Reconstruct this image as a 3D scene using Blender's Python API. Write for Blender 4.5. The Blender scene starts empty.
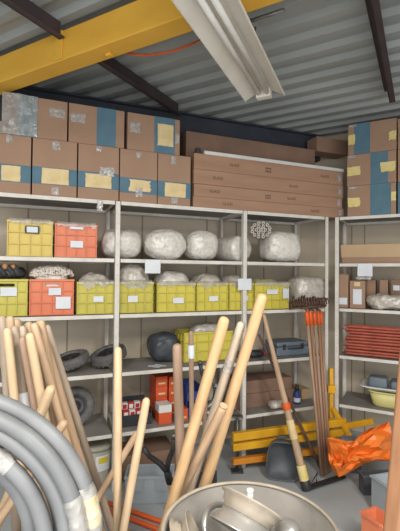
EXPO, WORLD, DOOR, BATTEN = 0.14, 0.55, 130, 115
import bpy, bmesh, math, random
from mathutils import Vector, Matrix, noise, Euler
random.seed(7)
PI = math.pi
scene = bpy.context.scene
C = scene.collection

# ------------------------------------------------------------------ camera
H, FPX, PITCH, ROLL = 1.67, 400.0, 0.0208, 0.0089
fw = Vector((0, math.cos(PITCH), math.sin(PITCH)))
u0 = Vector((0, -math.sin(PITCH), math.cos(PITCH)))
r0 = Vector((1, 0, 0))
rt = r0 * math.cos(ROLL) + u0 * math.sin(ROLL)
up = u0 * math.cos(ROLL) - r0 * math.sin(ROLL)
EYE = Vector((0, 0, H))
cam = bpy.data.cameras.new('camera')
cam.sensor_fit = 'HORIZONTAL'; cam.sensor_width = 36; cam.lens = 36 * FPX / 400
cam.clip_start = .05
co = bpy.data.objects.new('camera', cam); C.objects.link(co)
m = Matrix((rt, up, -fw)).transposed().to_4x4(); m.translation = EYE
co.matrix_world = m
scene.camera = co

def ray(x, y):
    return fw * FPX + rt * (x - 200) - up * (y - 265.5)
def at_Y(x, y, Y):
    d = ray(x, y); return EYE + d * (Y / d.y)
def at_z(x, y, z):
    d = ray(x, y); return EYE + d * ((z - H) / d.z)

class Frame:                                   # a rack's own axes: t along its front, v towards the wall
    def __init__(s, ox, oy, a):
        s.o = Vector((ox, oy, 0)); s.a = a
        s.u = Vector((math.cos(a), math.sin(a), 0)); s.n = Vector((-math.sin(a), math.cos(a), 0))
    def hit(s, x, y, v=0.0):
        d = ray(x, y); k = (v - (EYE - s.o).dot(s.n)) / d.dot(s.n)
        p = EYE + d * k
        return (p - s.o).dot(s.u), p.z
    def P(s, t, v, z):
        p = s.o + s.u * t + s.n * v; return Vector((p.x, p.y, z))
L = Frame(.3942, 3.4948, .3808)
R = Frame(1.3166, 3.8462, -.4932)
W = Frame(0, 0, 0)
ZS = [2.2133, 1.7667, 1.3371, .8891, .4273]
T1, T2, T3 = -1.1099, 0.0, .8816
ST = [z + .0152 for z in ZS]                    # top surface of each shelf

# ------------------------------------------------------------------ materials
def lin(c):
    return tuple((x / 12.92 if x <= .04045 else ((x + .055) / 1.055) ** 2.4) for x in c)
def srgb(r, g, b): return lin((r / 255, g / 255, b / 255))
MATS = {}
def mat(name, col, col2=None, rough=.6, metal=0, scale=6, bump=0, bscale=40, stretch=(1, 1, 1), contrast=.5, coat=0, spec=.4, detail=4):
    if name in MATS: return MATS[name]
    m = bpy.data.materials.new(name); m.use_nodes = True
    nt = m.node_tree; b = nt.nodes['Principled BSDF']
    b.inputs['Roughness'].default_value = rough; b.inputs['Metallic'].default_value = metal
    b.inputs['Coat Weight'].default_value = coat
    b.inputs['Specular IOR Level'].default_value = spec
    tc = nt.nodes.new('ShaderNodeTexCoord'); mp = nt.nodes.new('ShaderNodeMapping')
    mp.inputs['Scale'].default_value = stretch
    nt.links.new(tc.outputs['Object'], mp.inputs['Vector'])
    if col2 is None: col2 = tuple(c * .8 for c in col)
    n = nt.nodes.new('ShaderNodeTexNoise'); n.inputs['Scale'].default_value = scale; n.inputs['Detail'].default_value = detail
    nt.links.new(mp.outputs['Vector'], n.inputs['Vector'])
    cr = nt.nodes.new('ShaderNodeValToRGB')
    cr.color_ramp.elements[0].position = .5 - contrast / 2; cr.color_ramp.elements[1].position = .5 + contrast / 2
    cr.color_ramp.elements[0].color = (*col2, 1); cr.color_ramp.elements[1].color = (*col, 1)
    nt.links.new(n.outputs['Fac'], cr.inputs['Fac']); nt.links.new(cr.outputs['Color'], b.inputs['Base Color'])
    if bump:
        n2 = nt.nodes.new('ShaderNodeTexNoise'); n2.inputs['Scale'].default_value = bscale; n2.inputs['Detail'].default_value = 3
        nt.links.new(mp.outputs['Vector'], n2.inputs['Vector'])
        bp = nt.nodes.new('ShaderNodeBump'); bp.inputs['Strength'].default_value = bump; bp.inputs['Distance'].default_value = .01
        nt.links.new(n2.outputs['Fac'], bp.inputs['Height']); nt.links.new(bp.outputs['Normal'], b.inputs['Normal'])
    MATS[name] = m
    return m
def crinkle(name, scale=16, strength=.6, dist=.012):
    """sharp wrinkle ridges for plastic sheet"""
    m = MATS[name]; nt = m.node_tree; b = nt.nodes['Principled BSDF']
    tc = nt.nodes.new('ShaderNodeTexCoord')
    n = nt.nodes.new('ShaderNodeTexNoise'); n.noise_type = 'RIDGED_MULTIFRACTAL'; n.inputs['Scale'].default_value = scale; n.inputs['Detail'].default_value = 4
    n.inputs['Distortion'].default_value = .8
    nt.links.new(tc.outputs['Object'], n.inputs['Vector'])
    bp = nt.nodes.new('ShaderNodeBump'); bp.inputs['Strength'].default_value = strength; bp.inputs['Distance'].default_value = dist
    nt.links.new(n.outputs['Fac'], bp.inputs['Height']); nt.links.new(bp.outputs['Normal'], b.inputs['Normal'])
def plastic_film(name, alpha, col, rough=.18, bump=.6, bscale=25):
    m = mat(name, col, tuple(c * .55 for c in col), rough=rough, scale=18, bump=bump, bscale=bscale, spec=.8)
    b = m.node_tree.nodes['Principled BSDF']; b.inputs['Alpha'].default_value = alpha
    return m
def M(n): return MATS[n]
mat('card', srgb(168, 136, 112), srgb(150, 119, 96), rough=.8, scale=3, bump=.08, bscale=30)
mat('card_long', srgb(174, 138, 112), srgb(152, 117, 93), rough=.75, scale=4, stretch=(.4, 1, 3))
mat('card_pale', srgb(196, 168, 132), srgb(180, 150, 116), rough=.8, scale=3)
mat('card_dark', srgb(146, 116, 96), srgb(122, 96, 80), rough=.8, scale=4)
mat('blue_print', srgb(92, 124, 138), srgb(78, 108, 122), rough=.75, scale=8)
mat('cream_label', srgb(226, 204, 156), srgb(204, 178, 126), rough=.7, scale=12)
mat('yellow_label', srgb(226, 212, 160), srgb(214, 190, 100), rough=.7, scale=14)
mat('paper', srgb(222, 224, 226), srgb(206, 208, 212), rough=.7, scale=8)
mat('ink', srgb(84, 66, 58), rough=.8)
plastic_film('tape', .45, srgb(225, 220, 212), bump=.8, bscale=60)
plastic_film('wrap', .5, srgb(205, 208, 205), rough=.14, bump=1, bscale=14)
plastic_film('film', .8, srgb(222, 222, 216), rough=.2, bump=1, bscale=22)
mat('rack_white', srgb(222, 217, 208), srgb(198, 191, 180), rough=.5, scale=9, stretch=(1, 1, .6))
mat('rack_dust', srgb(150, 146, 140), srgb(118, 114, 108), rough=.75, scale=5, bump=.1)
mat('hole', srgb(186, 180, 170), rough=.9)
mat('wall', srgb(204, 191, 170), srgb(184, 171, 150), rough=.85, scale=2, bump=.05)
mat('wall_seam', srgb(156, 142, 124), rough=.85)
mat('dark_blue', srgb(66, 70, 78), srgb(52, 56, 64), rough=.6, scale=5)
mat('roof', srgb(164, 166, 162), srgb(143, 146, 143), rough=.5, scale=1.5)
mat('purlin', srgb(74, 62, 62), srgb(58, 50, 54), rough=.6, scale=6)
mat('beam_yellow', srgb(232, 180, 70), srgb(214, 160, 56), rough=.6, scale=3, stretch=(1, 1, 2))
mat('lamp_white', srgb(226, 220, 208), srgb(210, 202, 188), rough=.45, scale=4)
mat('lamp_tube', srgb(236, 232, 224), rough=.3)
mat('floor', srgb(182, 186, 187), srgb(146, 150, 152), rough=.7, scale=1.6, bump=.15, bscale=60, contrast=.6, detail=8)
mat('crate_yellow', srgb(212, 198, 86), srgb(194, 180, 72), rough=.45, scale=4)
mat('crate_ochre', srgb(216, 192, 98), srgb(198, 174, 84), rough=.45, scale=4)
mat('crate_lime', srgb(204, 192, 86), srgb(184, 172, 72), rough=.45, scale=4)
mat('crate_orange', srgb(224, 132, 94), srgb(206, 114, 78), rough=.45, scale=4)
mat('crate_grey', srgb(168, 176, 180), srgb(146, 154, 158), rough=.5, scale=4)
mat('bag', srgb(228, 222, 211), srgb(190, 184, 174), rough=.3, scale=40, bump=.55, bscale=60, spec=.7, detail=6)
mat('bag_dim', srgb(212, 203, 190), srgb(164, 156, 144), rough=.28, scale=34, bump=.6, bscale=45, spec=.7, detail=6)
mat('bag_yellowish', srgb(206, 200, 150), srgb(154, 146, 112), rough=.25, scale=40, bump=1, bscale=26, spec=.7, detail=6)
for k_ in ('bag', 'bag_dim', 'bag_yellowish'): crinkle(k_)
for k_ in ('tape', 'wrap', 'film'): crinkle(k_, 30, .8)
mat('yarn', srgb(242, 234, 222), srgb(214, 202, 188), rough=.9, scale=60)
mat('black', srgb(62, 62, 64), srgb(46, 46, 48), rough=.5, scale=8)
mat('rubber', srgb(112, 110, 107), srgb(82, 80, 78), rough=.75, scale=20, bump=.3, bscale=60)
mat('steel', srgb(120, 118, 116), srgb(84, 82, 80), rough=.45, metal=.7, scale=14)
mat('blue_black', srgb(72, 76, 82), srgb(54, 57, 63), rough=.4, scale=8, bump=.5, bscale=14)
mat('dark_grey', srgb(96, 99, 102), srgb(72, 75, 78), rough=.5, scale=8, bump=.2, bscale=20)
mat('dark_steel', srgb(78, 76, 76), srgb(54, 52, 54), rough=.5, metal=.5, scale=14)
mat('galv', srgb(160, 160, 158), srgb(132, 132, 130), rough=.4, metal=.6, scale=14)
mat('rust', srgb(112, 84, 66), srgb(72, 54, 46), rough=.8, scale=24)
mat('orange_paint', srgb(228, 98, 40), srgb(206, 84, 32), rough=.5, scale=10)
mat('red_stake', srgb(190, 98, 76), srgb(150, 72, 58), rough=.6, scale=10)
mat('yellow_paint', srgb(228, 172, 34), srgb(204, 148, 26), rough=.5, scale=7)
mat('orange_bar', srgb(214, 138, 40), srgb(190, 116, 30), rough=.5, scale=7)
mat('tarp', srgb(238, 128, 46), srgb(224, 110, 34), rough=.42, scale=6, bump=.25, bscale=16, spec=.5)
mat('blue_grey', srgb(116, 127, 135), srgb(96, 107, 115), rough=.5, scale=6)
mat('blue_bin', srgb(52, 72, 140), srgb(42, 58, 116), rough=.5, scale=6)
mat('basin', srgb(216, 208, 140), srgb(200, 190, 122), rough=.35, scale=5)
mat('bucket', srgb(178, 172, 156), srgb(156, 150, 134), rough=.5, scale=5)
mat('hose', srgb(118, 119, 119), srgb(98, 99, 100), rough=.5, scale=10, spec=.5)
mat('drum', srgb(140, 135, 127), srgb(116, 111, 104), rough=.6, scale=8, bump=.1)
mat('rim_cream', srgb(180, 169, 152), srgb(150, 138, 122), rough=.5, scale=12)
mat('rim_silver', srgb(196, 194, 188), srgb(164, 160, 154), rough=.28, metal=.6, scale=12)
mat('red_print', srgb(196, 52, 48), srgb(170, 40, 40), rough=.5, scale=9)
mat('orange_card', srgb(222, 96, 52), srgb(196, 78, 42), rough=.6, scale=8)
mat('white_plastic', srgb(228, 226, 220), srgb(206, 204, 198), rough=.4, scale=8)
mat('yellow_sticker', srgb(228, 206, 62), rough=.5)
mat('tan', srgb(196, 140, 92), srgb(170, 116, 76), rough=.7, scale=12)
def wood(n, c1, c2): mat(n, srgb(*c1), srgb(*c2), rough=.55, scale=14, stretch=(3, 3, .5), detail=6, contrast=.55, bump=.05)
wood('wood_pale', (206, 180, 146), (174, 146, 112))
wood('wood_honey', (208, 174, 130), (180, 142, 100))
wood('wood_tan', (196, 166, 134), (160, 130, 102))
wood('wood_brown', (172, 144, 120), (142, 114, 94))
wood('wood_grey', (176, 158, 138), (146, 128, 110))
wood('wood_white', (204, 186, 164), (176, 156, 134))
wood('wood_post', (150, 108, 76), (122, 84, 58))
wood('wood_red', (170, 128, 96), (140, 100, 74))

# ------------------------------------------------------------------ mesh helpers
def box(bm, x0, x1, y0, y1, z0, z1, mi=0, T=None):
    vs = [bm.verts.new((x, y, z)) for x in (x0, x1) for y in (y0, y1) for z in (z0, z1)]
    if T is not None:
        for v in vs: v.co = T @ v.co
    for q in ((0, 1, 3, 2), (4, 6, 7, 5), (0, 4, 5, 1), (2, 3, 7, 6), (0, 2, 6, 4), (1, 5, 7, 3)):
        f = bm.faces.new([vs[i] for i in q]); f.material_index = mi
    return vs
def ring_pts(c, ax, r, n, ref=None):
    ax = ax.normalized()
    if ref is None: ref = Vector((0, 0, 1)) if abs(ax.z) < .9 else Vector((1, 0, 0))
    a = ax.cross(ref).normalized(); b = ax.cross(a)
    return [c + (a * math.cos(2 * PI * i / n) + b * math.sin(2 * PI * i / n)) * r for i in range(n)]
def tube(bm, pts, rad, n=10, mi=0, cap=True, closed=False):
    pts = [Vector(p) for p in pts]
    if not isinstance(rad, (list, tuple)): rad = [rad] * len(pts)
    rings = []; ref = None; N = len(pts)
    for i, p in enumerate(pts):
        if closed: d = pts[(i + 1) % N] - pts[i - 1]
        else: d = pts[min(i + 1, N - 1)] - pts[max(i - 1, 0)]
        d.normalize()
        if ref is None: ref = Vector((0, 0, 1)) if abs(d.z) < .9 else Vector((1, 0, 0))
        a = d.cross(ref).normalized(); b = d.cross(a).normalized(); ref = -b if False else a.cross(d)
        rings.append([bm.verts.new(p + (a * math.cos(2 * PI * k / n) + b * math.sin(2 * PI * k / n)) * rad[i]) for k in range(n)])
    for i in range(N if closed else N - 1):
        A, B = rings[i], rings[(i + 1) % N]
        for k in range(n):
            f = bm.faces.new((A[k], A[(k + 1) % n], B[(k + 1) % n], B[k])); f.material_index = mi; f.smooth = True
    if cap and not closed:
        for rr in (rings[0], rings[-1]):
            f = bm.faces.new(rr); f.material_index = mi
    return rings
def lathe(bm, prof, n=40, mi=0, T=None, closed=False, a0=0, a1=2 * PI):
    full = abs(a1 - a0 - 2 * PI) < 1e-6
    rings = []
    for k in range(n if full else n + 1):
        a = a0 + (a1 - a0) * k / n
        ring = []
        for r, z in prof:
            v = Vector((r * math.cos(a), r * math.sin(a), z))
            ring.append(bm.verts.new(T @ v if T is not None else v))
        rings.append(ring)
    K = len(rings); P = len(prof)
    for k in range(K if full else K - 1):
        A, B = rings[k], rings[(k + 1) % K]
        for j in range(P if closed else P - 1):
            j2 = (j + 1) % P
            try:
                f = bm.faces.new((A[j], B[j], B[j2], A[j2])); f.material_index = mi; f.smooth = True
            except ValueError: pass
def new(): return bmesh.new()
def obj(name, bm, mats, parent=None, loc=(0, 0, 0), rot=(0, 0, 0), bevel=0, smooth=False, seg=2, autosmooth=None):
    bmesh.ops.recalc_face_normals(bm, faces=bm.faces[:])
    me = bpy.data.meshes.new(name); bm.to_mesh(me); bm.free()
    for mm in (mats if isinstance(mats, (list, tuple)) else [mats]): me.materials.append(MATS[mm] if isinstance(mm, str) else mm)
    if smooth:
        for p in me.polygons: p.use_smooth = True
    o = bpy.data.objects.new(name, me); C.objects.link(o)
    o.location = loc; o.rotation_euler = rot
    if parent: o.parent = parent
    if bevel:
        b = o.modifiers.new('bevel', 'BEVEL'); b.width = bevel; b.segments = seg; b.limit_method = 'ANGLE'
    return o
def tag(o, label=None, cat=None, group=None, kind=None):
    if label: o['label'] = label
    if cat: o['category'] = cat
    if group: o['group'] = group
    if kind: o['kind'] = kind
    return o
def thing(name, label, cat, loc=(0, 0, 0), rot=(0, 0, 0), group=None):
    o = bpy.data.objects.new(name, None); C.objects.link(o)
    o.empty_display_size = .05
    o.location = loc; o.rotation_euler = rot
    return tag(o, label, cat, group)
def fthing(name, label, cat, F, t, v, z, dz=0.0, group=None):
    return thing(name, label, cat, F.P(t, v, z), (0, 0, F.a + dz), group)
def sgn(x, p): return math.copysign(abs(x) ** p, x)
def blob(bm, sx, sy, sz, amp=.02, freq=6, p=.8, seed=0, sub=4, flat=True, mi=0, ridged=False, T=None):
    """lumpy bag: half sizes sx, sy, full height sz, base at z = 0"""
    r = bmesh.ops.create_icosphere(bm, subdivisions=sub, radius=1)
    off = Vector((seed * 13.1, seed * 7.7, seed * 3.3))
    for v in r['verts']:
        c = v.co.normalized()
        q = Vector((sgn(c.x, p) * sx, sgn(c.y, p) * sy, sgn(c.z, p) * sz / 2))
        k = noise.fractal(q * freq + off, 1.0, 2.0, 4)
        if ridged: k = abs(k) * 2 - .5
        q += Vector((c.x, c.y, c.z)) * k * amp
        q.z += sz / 2
        if flat and q.z < 0: q.z = 0
        v.co = q if T is None else T @ q
    for f in bm.faces: f.smooth = True
    return r['verts']
# ------------------------------------------------------------------ the setting
RD = .50                                       # rack depth
WV = .60                                       # wall distance behind the rack fronts
def struct(name, bm, mats, **k): return tag(obj(name, bm, mats, **k), kind='structure')
ZC = 3.21
bm = new(); box(bm, -4.5, 5.5, -3.0, 6.0, -.12, 0); struct('floor', bm, 'floor')
# corner of the two walls
tc = 1.226
def wall_mesh(F, t0, t1, seams):
    bm = new(); box(bm, t0, t1, WV, WV + .12, 0, 3.45)
    for s in seams: box(bm, s, s + .012, WV - .004, WV, 0, 3.0, 1)
    return bm
cL = L.P(0, WV, 0); cR = R.P(0, WV, 0)
den = L.u.x * (-R.u.y) + R.u.x * L.u.y
dxy = cR - cL
tL = (dxy.x * (-R.u.y) + R.u.x * dxy.y) / den
corner = cL + L.u * tL
tR = (corner - cR).dot(R.u)
struct('wall_back', wall_mesh(L, -3.6, tL + .02, [-2.1 + .33 * k for k in range(9) if k not in (5,)]), ['wall', 'wall_seam'], loc=L.o, rot=(0, 0, L.a))
struct('wall_right', wall_mesh(R, tR - .02, 3.2, [.05, .18, .9]), ['wall', 'wall_seam'], loc=R.o, rot=(0, 0, R.a))
# dark eave beam along the top of each wall
bm = new(); box(bm, -3.6, tL - .06, WV - .10, WV - .002, 2.93, 3.205); box(bm, -3.6, tL - .08, WV - .14, WV - .10, 2.93, 2.945); box(bm, -3.6, tL - .08, WV - .14, WV - .1, 3.19, 3.205)
struct('trim_1', bm, 'dark_blue', loc=L.o, rot=(0, 0, L.a))
# corrugated roof: ridges run along the right wall direction
RA = -.51
roofF = Frame(0, 0, RA)
bm = new()
pitch, dep = .185, .035
prof = []
k0 = -16
for k in range(k0, 42):
    b0 = k * pitch
    prof += [(b0, 0), (b0 + .055, 0), (b0 + .08, dep), (b0 + .16, dep)]
vsA = [bm.verts.new((-7.0, y, ZC + z)) for y, z in prof]; vsB = [bm.verts.new((7.0, y, ZC + z)) for y, z in prof]
vsC = [bm.verts.new((-7.0, y, ZC + z + .05)) for y, z in prof]; vsD = [bm.verts.new((7.0, y, ZC + z + .05)) for y, z in prof]
for i in range(len(prof) - 1):
    bm.faces.new((vsA[i], vsA[i + 1], vsB[i + 1], vsB[i])); bm.faces.new((vsC[i], vsD[i], vsD[i + 1], vsC[i + 1]))
struct('ceiling', bm, 'roof', rot=(0, 0, RA))
# roof purlins (Z profiles) under the sheet, square to its ridges
def purlin(px, py, zbot, length0, length1, label):
    d = ray(px, py); p = EYE + d * ((zbot - H) / d.z)
    t = p.dot(roofF.u)
    bm = new(); w = .035; hh = ZC - .002 - zbot
    box(bm, -.004, .004, length0, length1, 0, hh); box(bm, 0, .042, length0, length1, 0, .006); box(bm, -.042, 0, length0, length1, hh - .006, hh)
    o = obj('roof_purlin', bm, 'purlin', loc=roofF.u * t + Vector((0, 0, zbot)), rot=(0, 0, RA))
    tag(o, label, 'roof beam'); return o
def vlim(px, py, zb):
    d = ray(px, py); return (EYE + d * ((zb - H) / d.z)).dot(roofF.n)
ZP = 3.10
pv1 = vlim(181, 116, ZP)
# yellow girder: a box section parallel to the corrugation, purlins butt against it
ZY = 2.98
yv = at_z(62, 60, ZY).dot(roofF.n)
gy1 = at_z(62, 75, ZY).dot(roofF.n) - yv
gx0 = at_z(-14, 92, ZY).dot(roofF.u)
g = thing('steel_girder', 'yellow painted steel girder crossing under the roof at upper left', 'girder', roofF.n * yv, (0, 0, RA))
GT = ZC - .045
bm = new(); box(bm, gx0, 2.2, 0, gy1, ZY, GT); obj('box_section', bm, 'beam_yellow', g, bevel=.006)
tc_ = at_z(60, 60, ZY).dot(roofF.u)
bm = new(); box(bm, tc_ - .045, tc_ + .02, -.012, -.0005, ZY + .005, GT - .004); obj('cleat', bm, 'beam_yellow', g, bevel=.003)
bm = new(); box(bm, tc_ + .3, tc_ + .34, gy1 * .5, gy1 * .5 + .03, ZY - .02, ZY - .0005); obj('bolt', bm, 'beam_yellow', g, bevel=.003)
purlin(36, 24, ZP, -1.2, yv - .016, 'dark purlin over the yellow girder, near side, top left of photo')
purlin(140, 91, ZP, yv + gy1 + .006, pv1 - .02, 'dark purlin beyond the yellow girder, above the cartons on the left')
pv3 = vlim(390, 104, ZP)
purlin(382, 62, ZP, yv + gy1 + .006, pv3 - .02, 'dark purlin at the right, above the blue-banded carton stack')
# cable under the girder
pts = [at_z(x, y, z) for x, y, z in ((126, 52.5, 3.06), (134, 54.5, 3.04), (150, 55, 3.04), (170, 52, 3.06), (190, 45, 3.10), (200, 40, 3.14), (206, 37, 3.18), (208, 36, 3.206))]
bm = new(); tube(bm, pts, .007, 8); tag(obj('electric_cable', bm, 'orange_paint'), 'thin orange cable looping under the corrugated roof beside the yellow girder', 'cable')
# thin bright strip on the roof
a_, b_ = at_z(248, 22, ZC - .012), at_z(284, 10, ZC - .012)
bm = new(); tube(bm, [a_, b_], .011, 8); tag(obj('roof_conduit', bm, 'galv'), 'short shiny metal conduit under the roof sheet right of the lamp', 'conduit')

# fluorescent batten
zl = 2.86
e0, e1 = at_z(245, 101, zl), at_z(285, 97, zl)
s0, s1 = at_z(172, 0, zl), at_z(238, 0, zl)
mid = (e0 + e1) / 2; dirv = ((s0 + s1) / 2 - mid); dirv.normalize()
wid = abs((e1 - e0).cross(dirv).z)
ang = math.atan2(dirv.y, dirv.x)
lamp = thing('fluorescent_lamp', 'long off-white fluorescent batten with reflector hanging under the roof', 'ceiling lamp', mid, (0, 0, ang))
hw = wid / 2
bm = new(); LL = 1.5
for s in (-1, 1):
    A = [(0, s * .045, .05), (LL, s * .045, .05), (LL, s * hw, .008), (0, s * hw, .008)]
    vs = [bm.verts.new(p) for p in A]; vs2 = [bm.verts.new((p[0], p[1], p[2] + .003)) for p in A]
    bm.faces.new(vs); bm.faces.new(vs2)
    for i in range(4): bm.faces.new((vs[i], vs[(i + 1) % 4], vs2[(i + 1) % 4], vs2[i]))
    box(bm, 0, LL, s * hw - .003, s * hw + .003, 0, .014)
obj('reflector', bm, 'lamp_white', lamp)
bm = new(); box(bm, 0, LL, -.05, .05, .05, .115); obj('housing', bm, 'lamp_white', lamp, bevel=.006)
for s in (-1, 1):
    bm = new(); tube(bm, [(.05, s * .028, .022), (LL - .05, s * .028, .022)], .016, 12); obj('tube', bm, 'lamp_tube', lamp)
for q in (0, LL - .05):
    bm = new(); box(bm, q, q + .05, -.05, .05, -.004, .05); obj('lamp_holder', bm, 'lamp_white', lamp, bevel=.004)
for q in (.25, LL - .25):
    bm = new(); tube(bm, [(q, 0, .115), (q, 0, ZC - zl + .0)], .006, 8); obj('hanger', bm, 'galv', lamp)

# ------------------------------------------------------------------ racks
def rack(label, F, posts, spans, name='shelving_rack'):
    r = fthing(name, label, 'shelving', F, 0, 0, 0)
    for t, flip in posts:
        for v in (0, RD - .04):
            bm = new(); f = flip
            x0, x1 = (t - .017, t + .017)
            fy = v if v == 0 else v + .036
            box(bm, x0, x1, fy, fy + .003, 0, ZS[0] + .0125)                       # face of the angle
            if v == 0: box(bm, x0 if f < 0 else x1 - .003, (x0 if f < 0 else x1 - .003) + .003, .003, .04, 0, ZS[0] + .0125)
            else: box(bm, x0 if f < 0 else x1 - .003, (x0 if f < 0 else x1 - .003) + .003, v, fy, 0, ZS[0] + .0125)
            if v == 0:
                for k in range(27):
                    z = .05 + k * .08
                    box(bm, t - .003, t + .003, fy - .0006, fy, z, z + .007, 1)
            obj('post', bm, ['rack_white', 'hole'], r)
    for (a, b) in spans:
        for i, z in enumerate(ZS):
            bm = new()
            y0, y1 = .004, RD - .006
            box(bm, a, b, y0 + .002, y1, z + .0125, z + .014, 1)                # sheet
            for yy in (y0, y1 - .002): box(bm, a, b, yy, yy + .002, z - .014, z + .014, 0)   # folded lips
            for yy in (y0, y1 - .014): box(bm, a, b, yy + .002, yy + .014, z - .014, z - .0125, 0)
            for xx in (a, b - .002): box(bm, xx, xx + .002, y0 + .002, y1 - .002, z - .014, z + .0125, 0)
            obj('shelf', bm, ['rack_white', 'rack_dust'], r)
        # side braces under the top shelf
        bm = new(); box(bm, a + .03, a + .055, RD - .004, RD - .001, .1, 2.15)
    return r
TL0 = -2.3
rack('long white metal shelving rack of five shelves along the back wall', L,
     [(TL0, -1), (T1, -1), (T2, -1), (T3, 1)], [(TL0 + .024, T1 - .024), (T1 + .024, T2 - .024), (T2 + .024, T3 - .024)])
rack('white metal shelving rack at the right, set at an angle to the long one', R, [(0.0, -1), (1.15, 1)], [(.024, 1.126)])
# ------------------------------------------------------------------ cartons
def label_bm(x0, x1, z0, z1, y=-.0025, jag=0, n=7, seed=1):
    """a thin paper sheet on a front face (plane y), with torn edges when jag > 0"""
    rnd = random.Random(seed); bm = new()
    pts = []
    for i in range(n): pts.append((x0 + (x1 - x0) * i / n, z0))
    for i in range(n): pts.append((x1, z0 + (z1 - z0) * i / n))
    for i in range(n): pts.append((x1 - (x1 - x0) * i / n, z1))
    for i in range(n): pts.append((x0, z1 - (z1 - z0) * i / n))
    cx, cz = (x0 + x1) / 2, (z0 + z1) / 2
    P2 = []
    for (x, z) in pts:
        k = 1 - jag * rnd.random()
        P2.append((cx + (x - cx) * k, cz + (z - cz) * k))
    a = [bm.verts.new((x, y, z)) for x, z in P2]; b = [bm.verts.new((x, y + .001, z)) for x, z in P2]
    bm.faces.new(a); bm.faces.new(b[::-1])
    for i in range(len(a)): bm.faces.new((a[i], a[(i + 1) % len(a)], b[(i + 1) % len(a)], b[i]))
    return bm
def text_mesh(name, s, size, mat_, parent, loc, rot=(PI / 2, 0, 0)):
    cu = bpy.data.curves.new(name, 'FONT'); cu.body = s; cu.size = size; cu.align_x = 'CENTER'; cu.align_y = 'CENTER'; cu.extrude = .0003
    cu.resolution_u = 2
    to = bpy.data.objects.new('tmp', cu); C.objects.link(to)
    dg = bpy.context.evaluated_depsgraph_get(); dg.update()
    me = bpy.data.meshes.new_from_object(to.evaluated_get(dg)); bpy.data.objects.remove(to)
    me.name = name; me.materials.clear(); me.materials.append(MATS[mat_])
    o = bpy.data.objects.new(name, me); C.objects.link(o); o.location = loc; o.rotation_euler = rot; o.parent = parent
    return o
def carton(label, F, t0, t1, v, zb, h, dep, bands=(), labels=(), tapes=(), cm='card', group=None, dz=0, name='cardboard_carton', seams=()):
    w = t1 - t0
    th = fthing(name, label, 'carton', F, (t0 + t1) / 2, v, zb, dz, group)
    bm = new(); box(bm, -w / 2, w / 2, 0, dep, 0, h)
    o = obj('box', bm, [cm, 'blue_print', 'card_dark'], th, bevel=.004)
    if bands:
        bm = new()
        for (a, b, c, d) in bands: box(bm, -w / 2 + a * w, -w / 2 + b * w, -.001, -.0002, c * h, d * h)
        obj('printed_band', bm, 'blue_print', th)
    if seams:
        bm = new()
        for (a, b, c, d) in seams: box(bm, -w / 2 + a * w, -w / 2 + b * w, -.001, -.0002, c * h, d * h)
        obj('flap_seam', bm, 'card_dark', th)
    for k, lb in enumerate(labels):
        a, b, c, d = lb[:4]; mm = lb[4] if len(lb) > 4 else 'cream_label'; jag = lb[5] if len(lb) > 5 else .05
        obj('paper_label', label_bm(-w / 2 + a * w, -w / 2 + b * w, c * h, d * h, jag=jag, seed=k + int(w * 9000)), mm, th)
    for (a, b, c, d) in tapes:
        obj('tape', label_bm(-w / 2 + a * w, -w / 2 + b * w, c * h, d * h, y=-.0042, jag=.2, seed=int(a * 100) + int(w * 7000)), 'tape', th)
    return th
def tx(F, x, y, v=0.0): return F.hit(x, y, v)[0]
G = 'banded cartons on top of the long rack'
# lower row: blue band round the lower half with a pale label in it
low = [(-16, 31, 160, [(0, 1, .19, .49)], [(.36, .78, .2, .47)], [(.45, .6, .85, 1)], 'lower-row carton at the far left edge, under the plastic-wrapped one'),
       (32.4, 77, 165, [(0, 1, .2, .5)], [(.2, .82, .21, .49)], [(.42, .62, .82, .98), (.42, .6, .02, .16)], 'lower-row blue-banded carton, second from the left edge, oval-ended label'),
       (78.2, 119, 168, [(0, 1, .2, .5)], [(.17, .82, .21, .47)], [(.5, .9, .44, .62), (.42, .58, .88, .98)], 'lower-row blue-banded carton with shiny tape above its label'),
       (120, 157.3, 172, [(0, 1, .17, .46)], [(.22, .85, .2, .44, 'cream_label', .2)], [(.4, .6, .1, .3), (.42, .56, .84, .97)], 'lower-row blue-banded carton with a torn label, fourth from the left'),
       (158, 190.6, 178, [(0, 1, .15, .46)], [(.2, .86, .16, .44)], [(.4, .6, .02, .16), (.38, .54, .8, .97)], 'lower-row blue-banded carton right beside the long stacked cartons')]
HB = .415
for x0, x1, y, bands, labels, tapes, lab in low:
    carton(lab, L, tx(L, x0, y, .01), tx(L, x1, y, .01), .01, ST[0], HB, .46, bands, labels, tapes, group=None)
upz = ST[0] + HB + .003
HU = .295
upp = [(2, 67.5, 112, [(.24, .53, 0, 1)], [], [(.7, .98, .55, .8)], 'upper-row carton at the left, its blue band under crinkled clear plastic wrap'),
       (68.8, 124.5, 122, [(.49, .84, 0, 1)], [], [(.02, .3, .5, .75)], 'upper-row carton in the middle with a plain blue vertical band'),
       (127.5, 180, 130, [(.5, .9, 0, 1)], [(.56, .87, .2, .82)], [(.04, .24, .45, .75), (.9, .99, .3, .6)], 'upper-row carton with a cream label on its blue band')]
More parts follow.
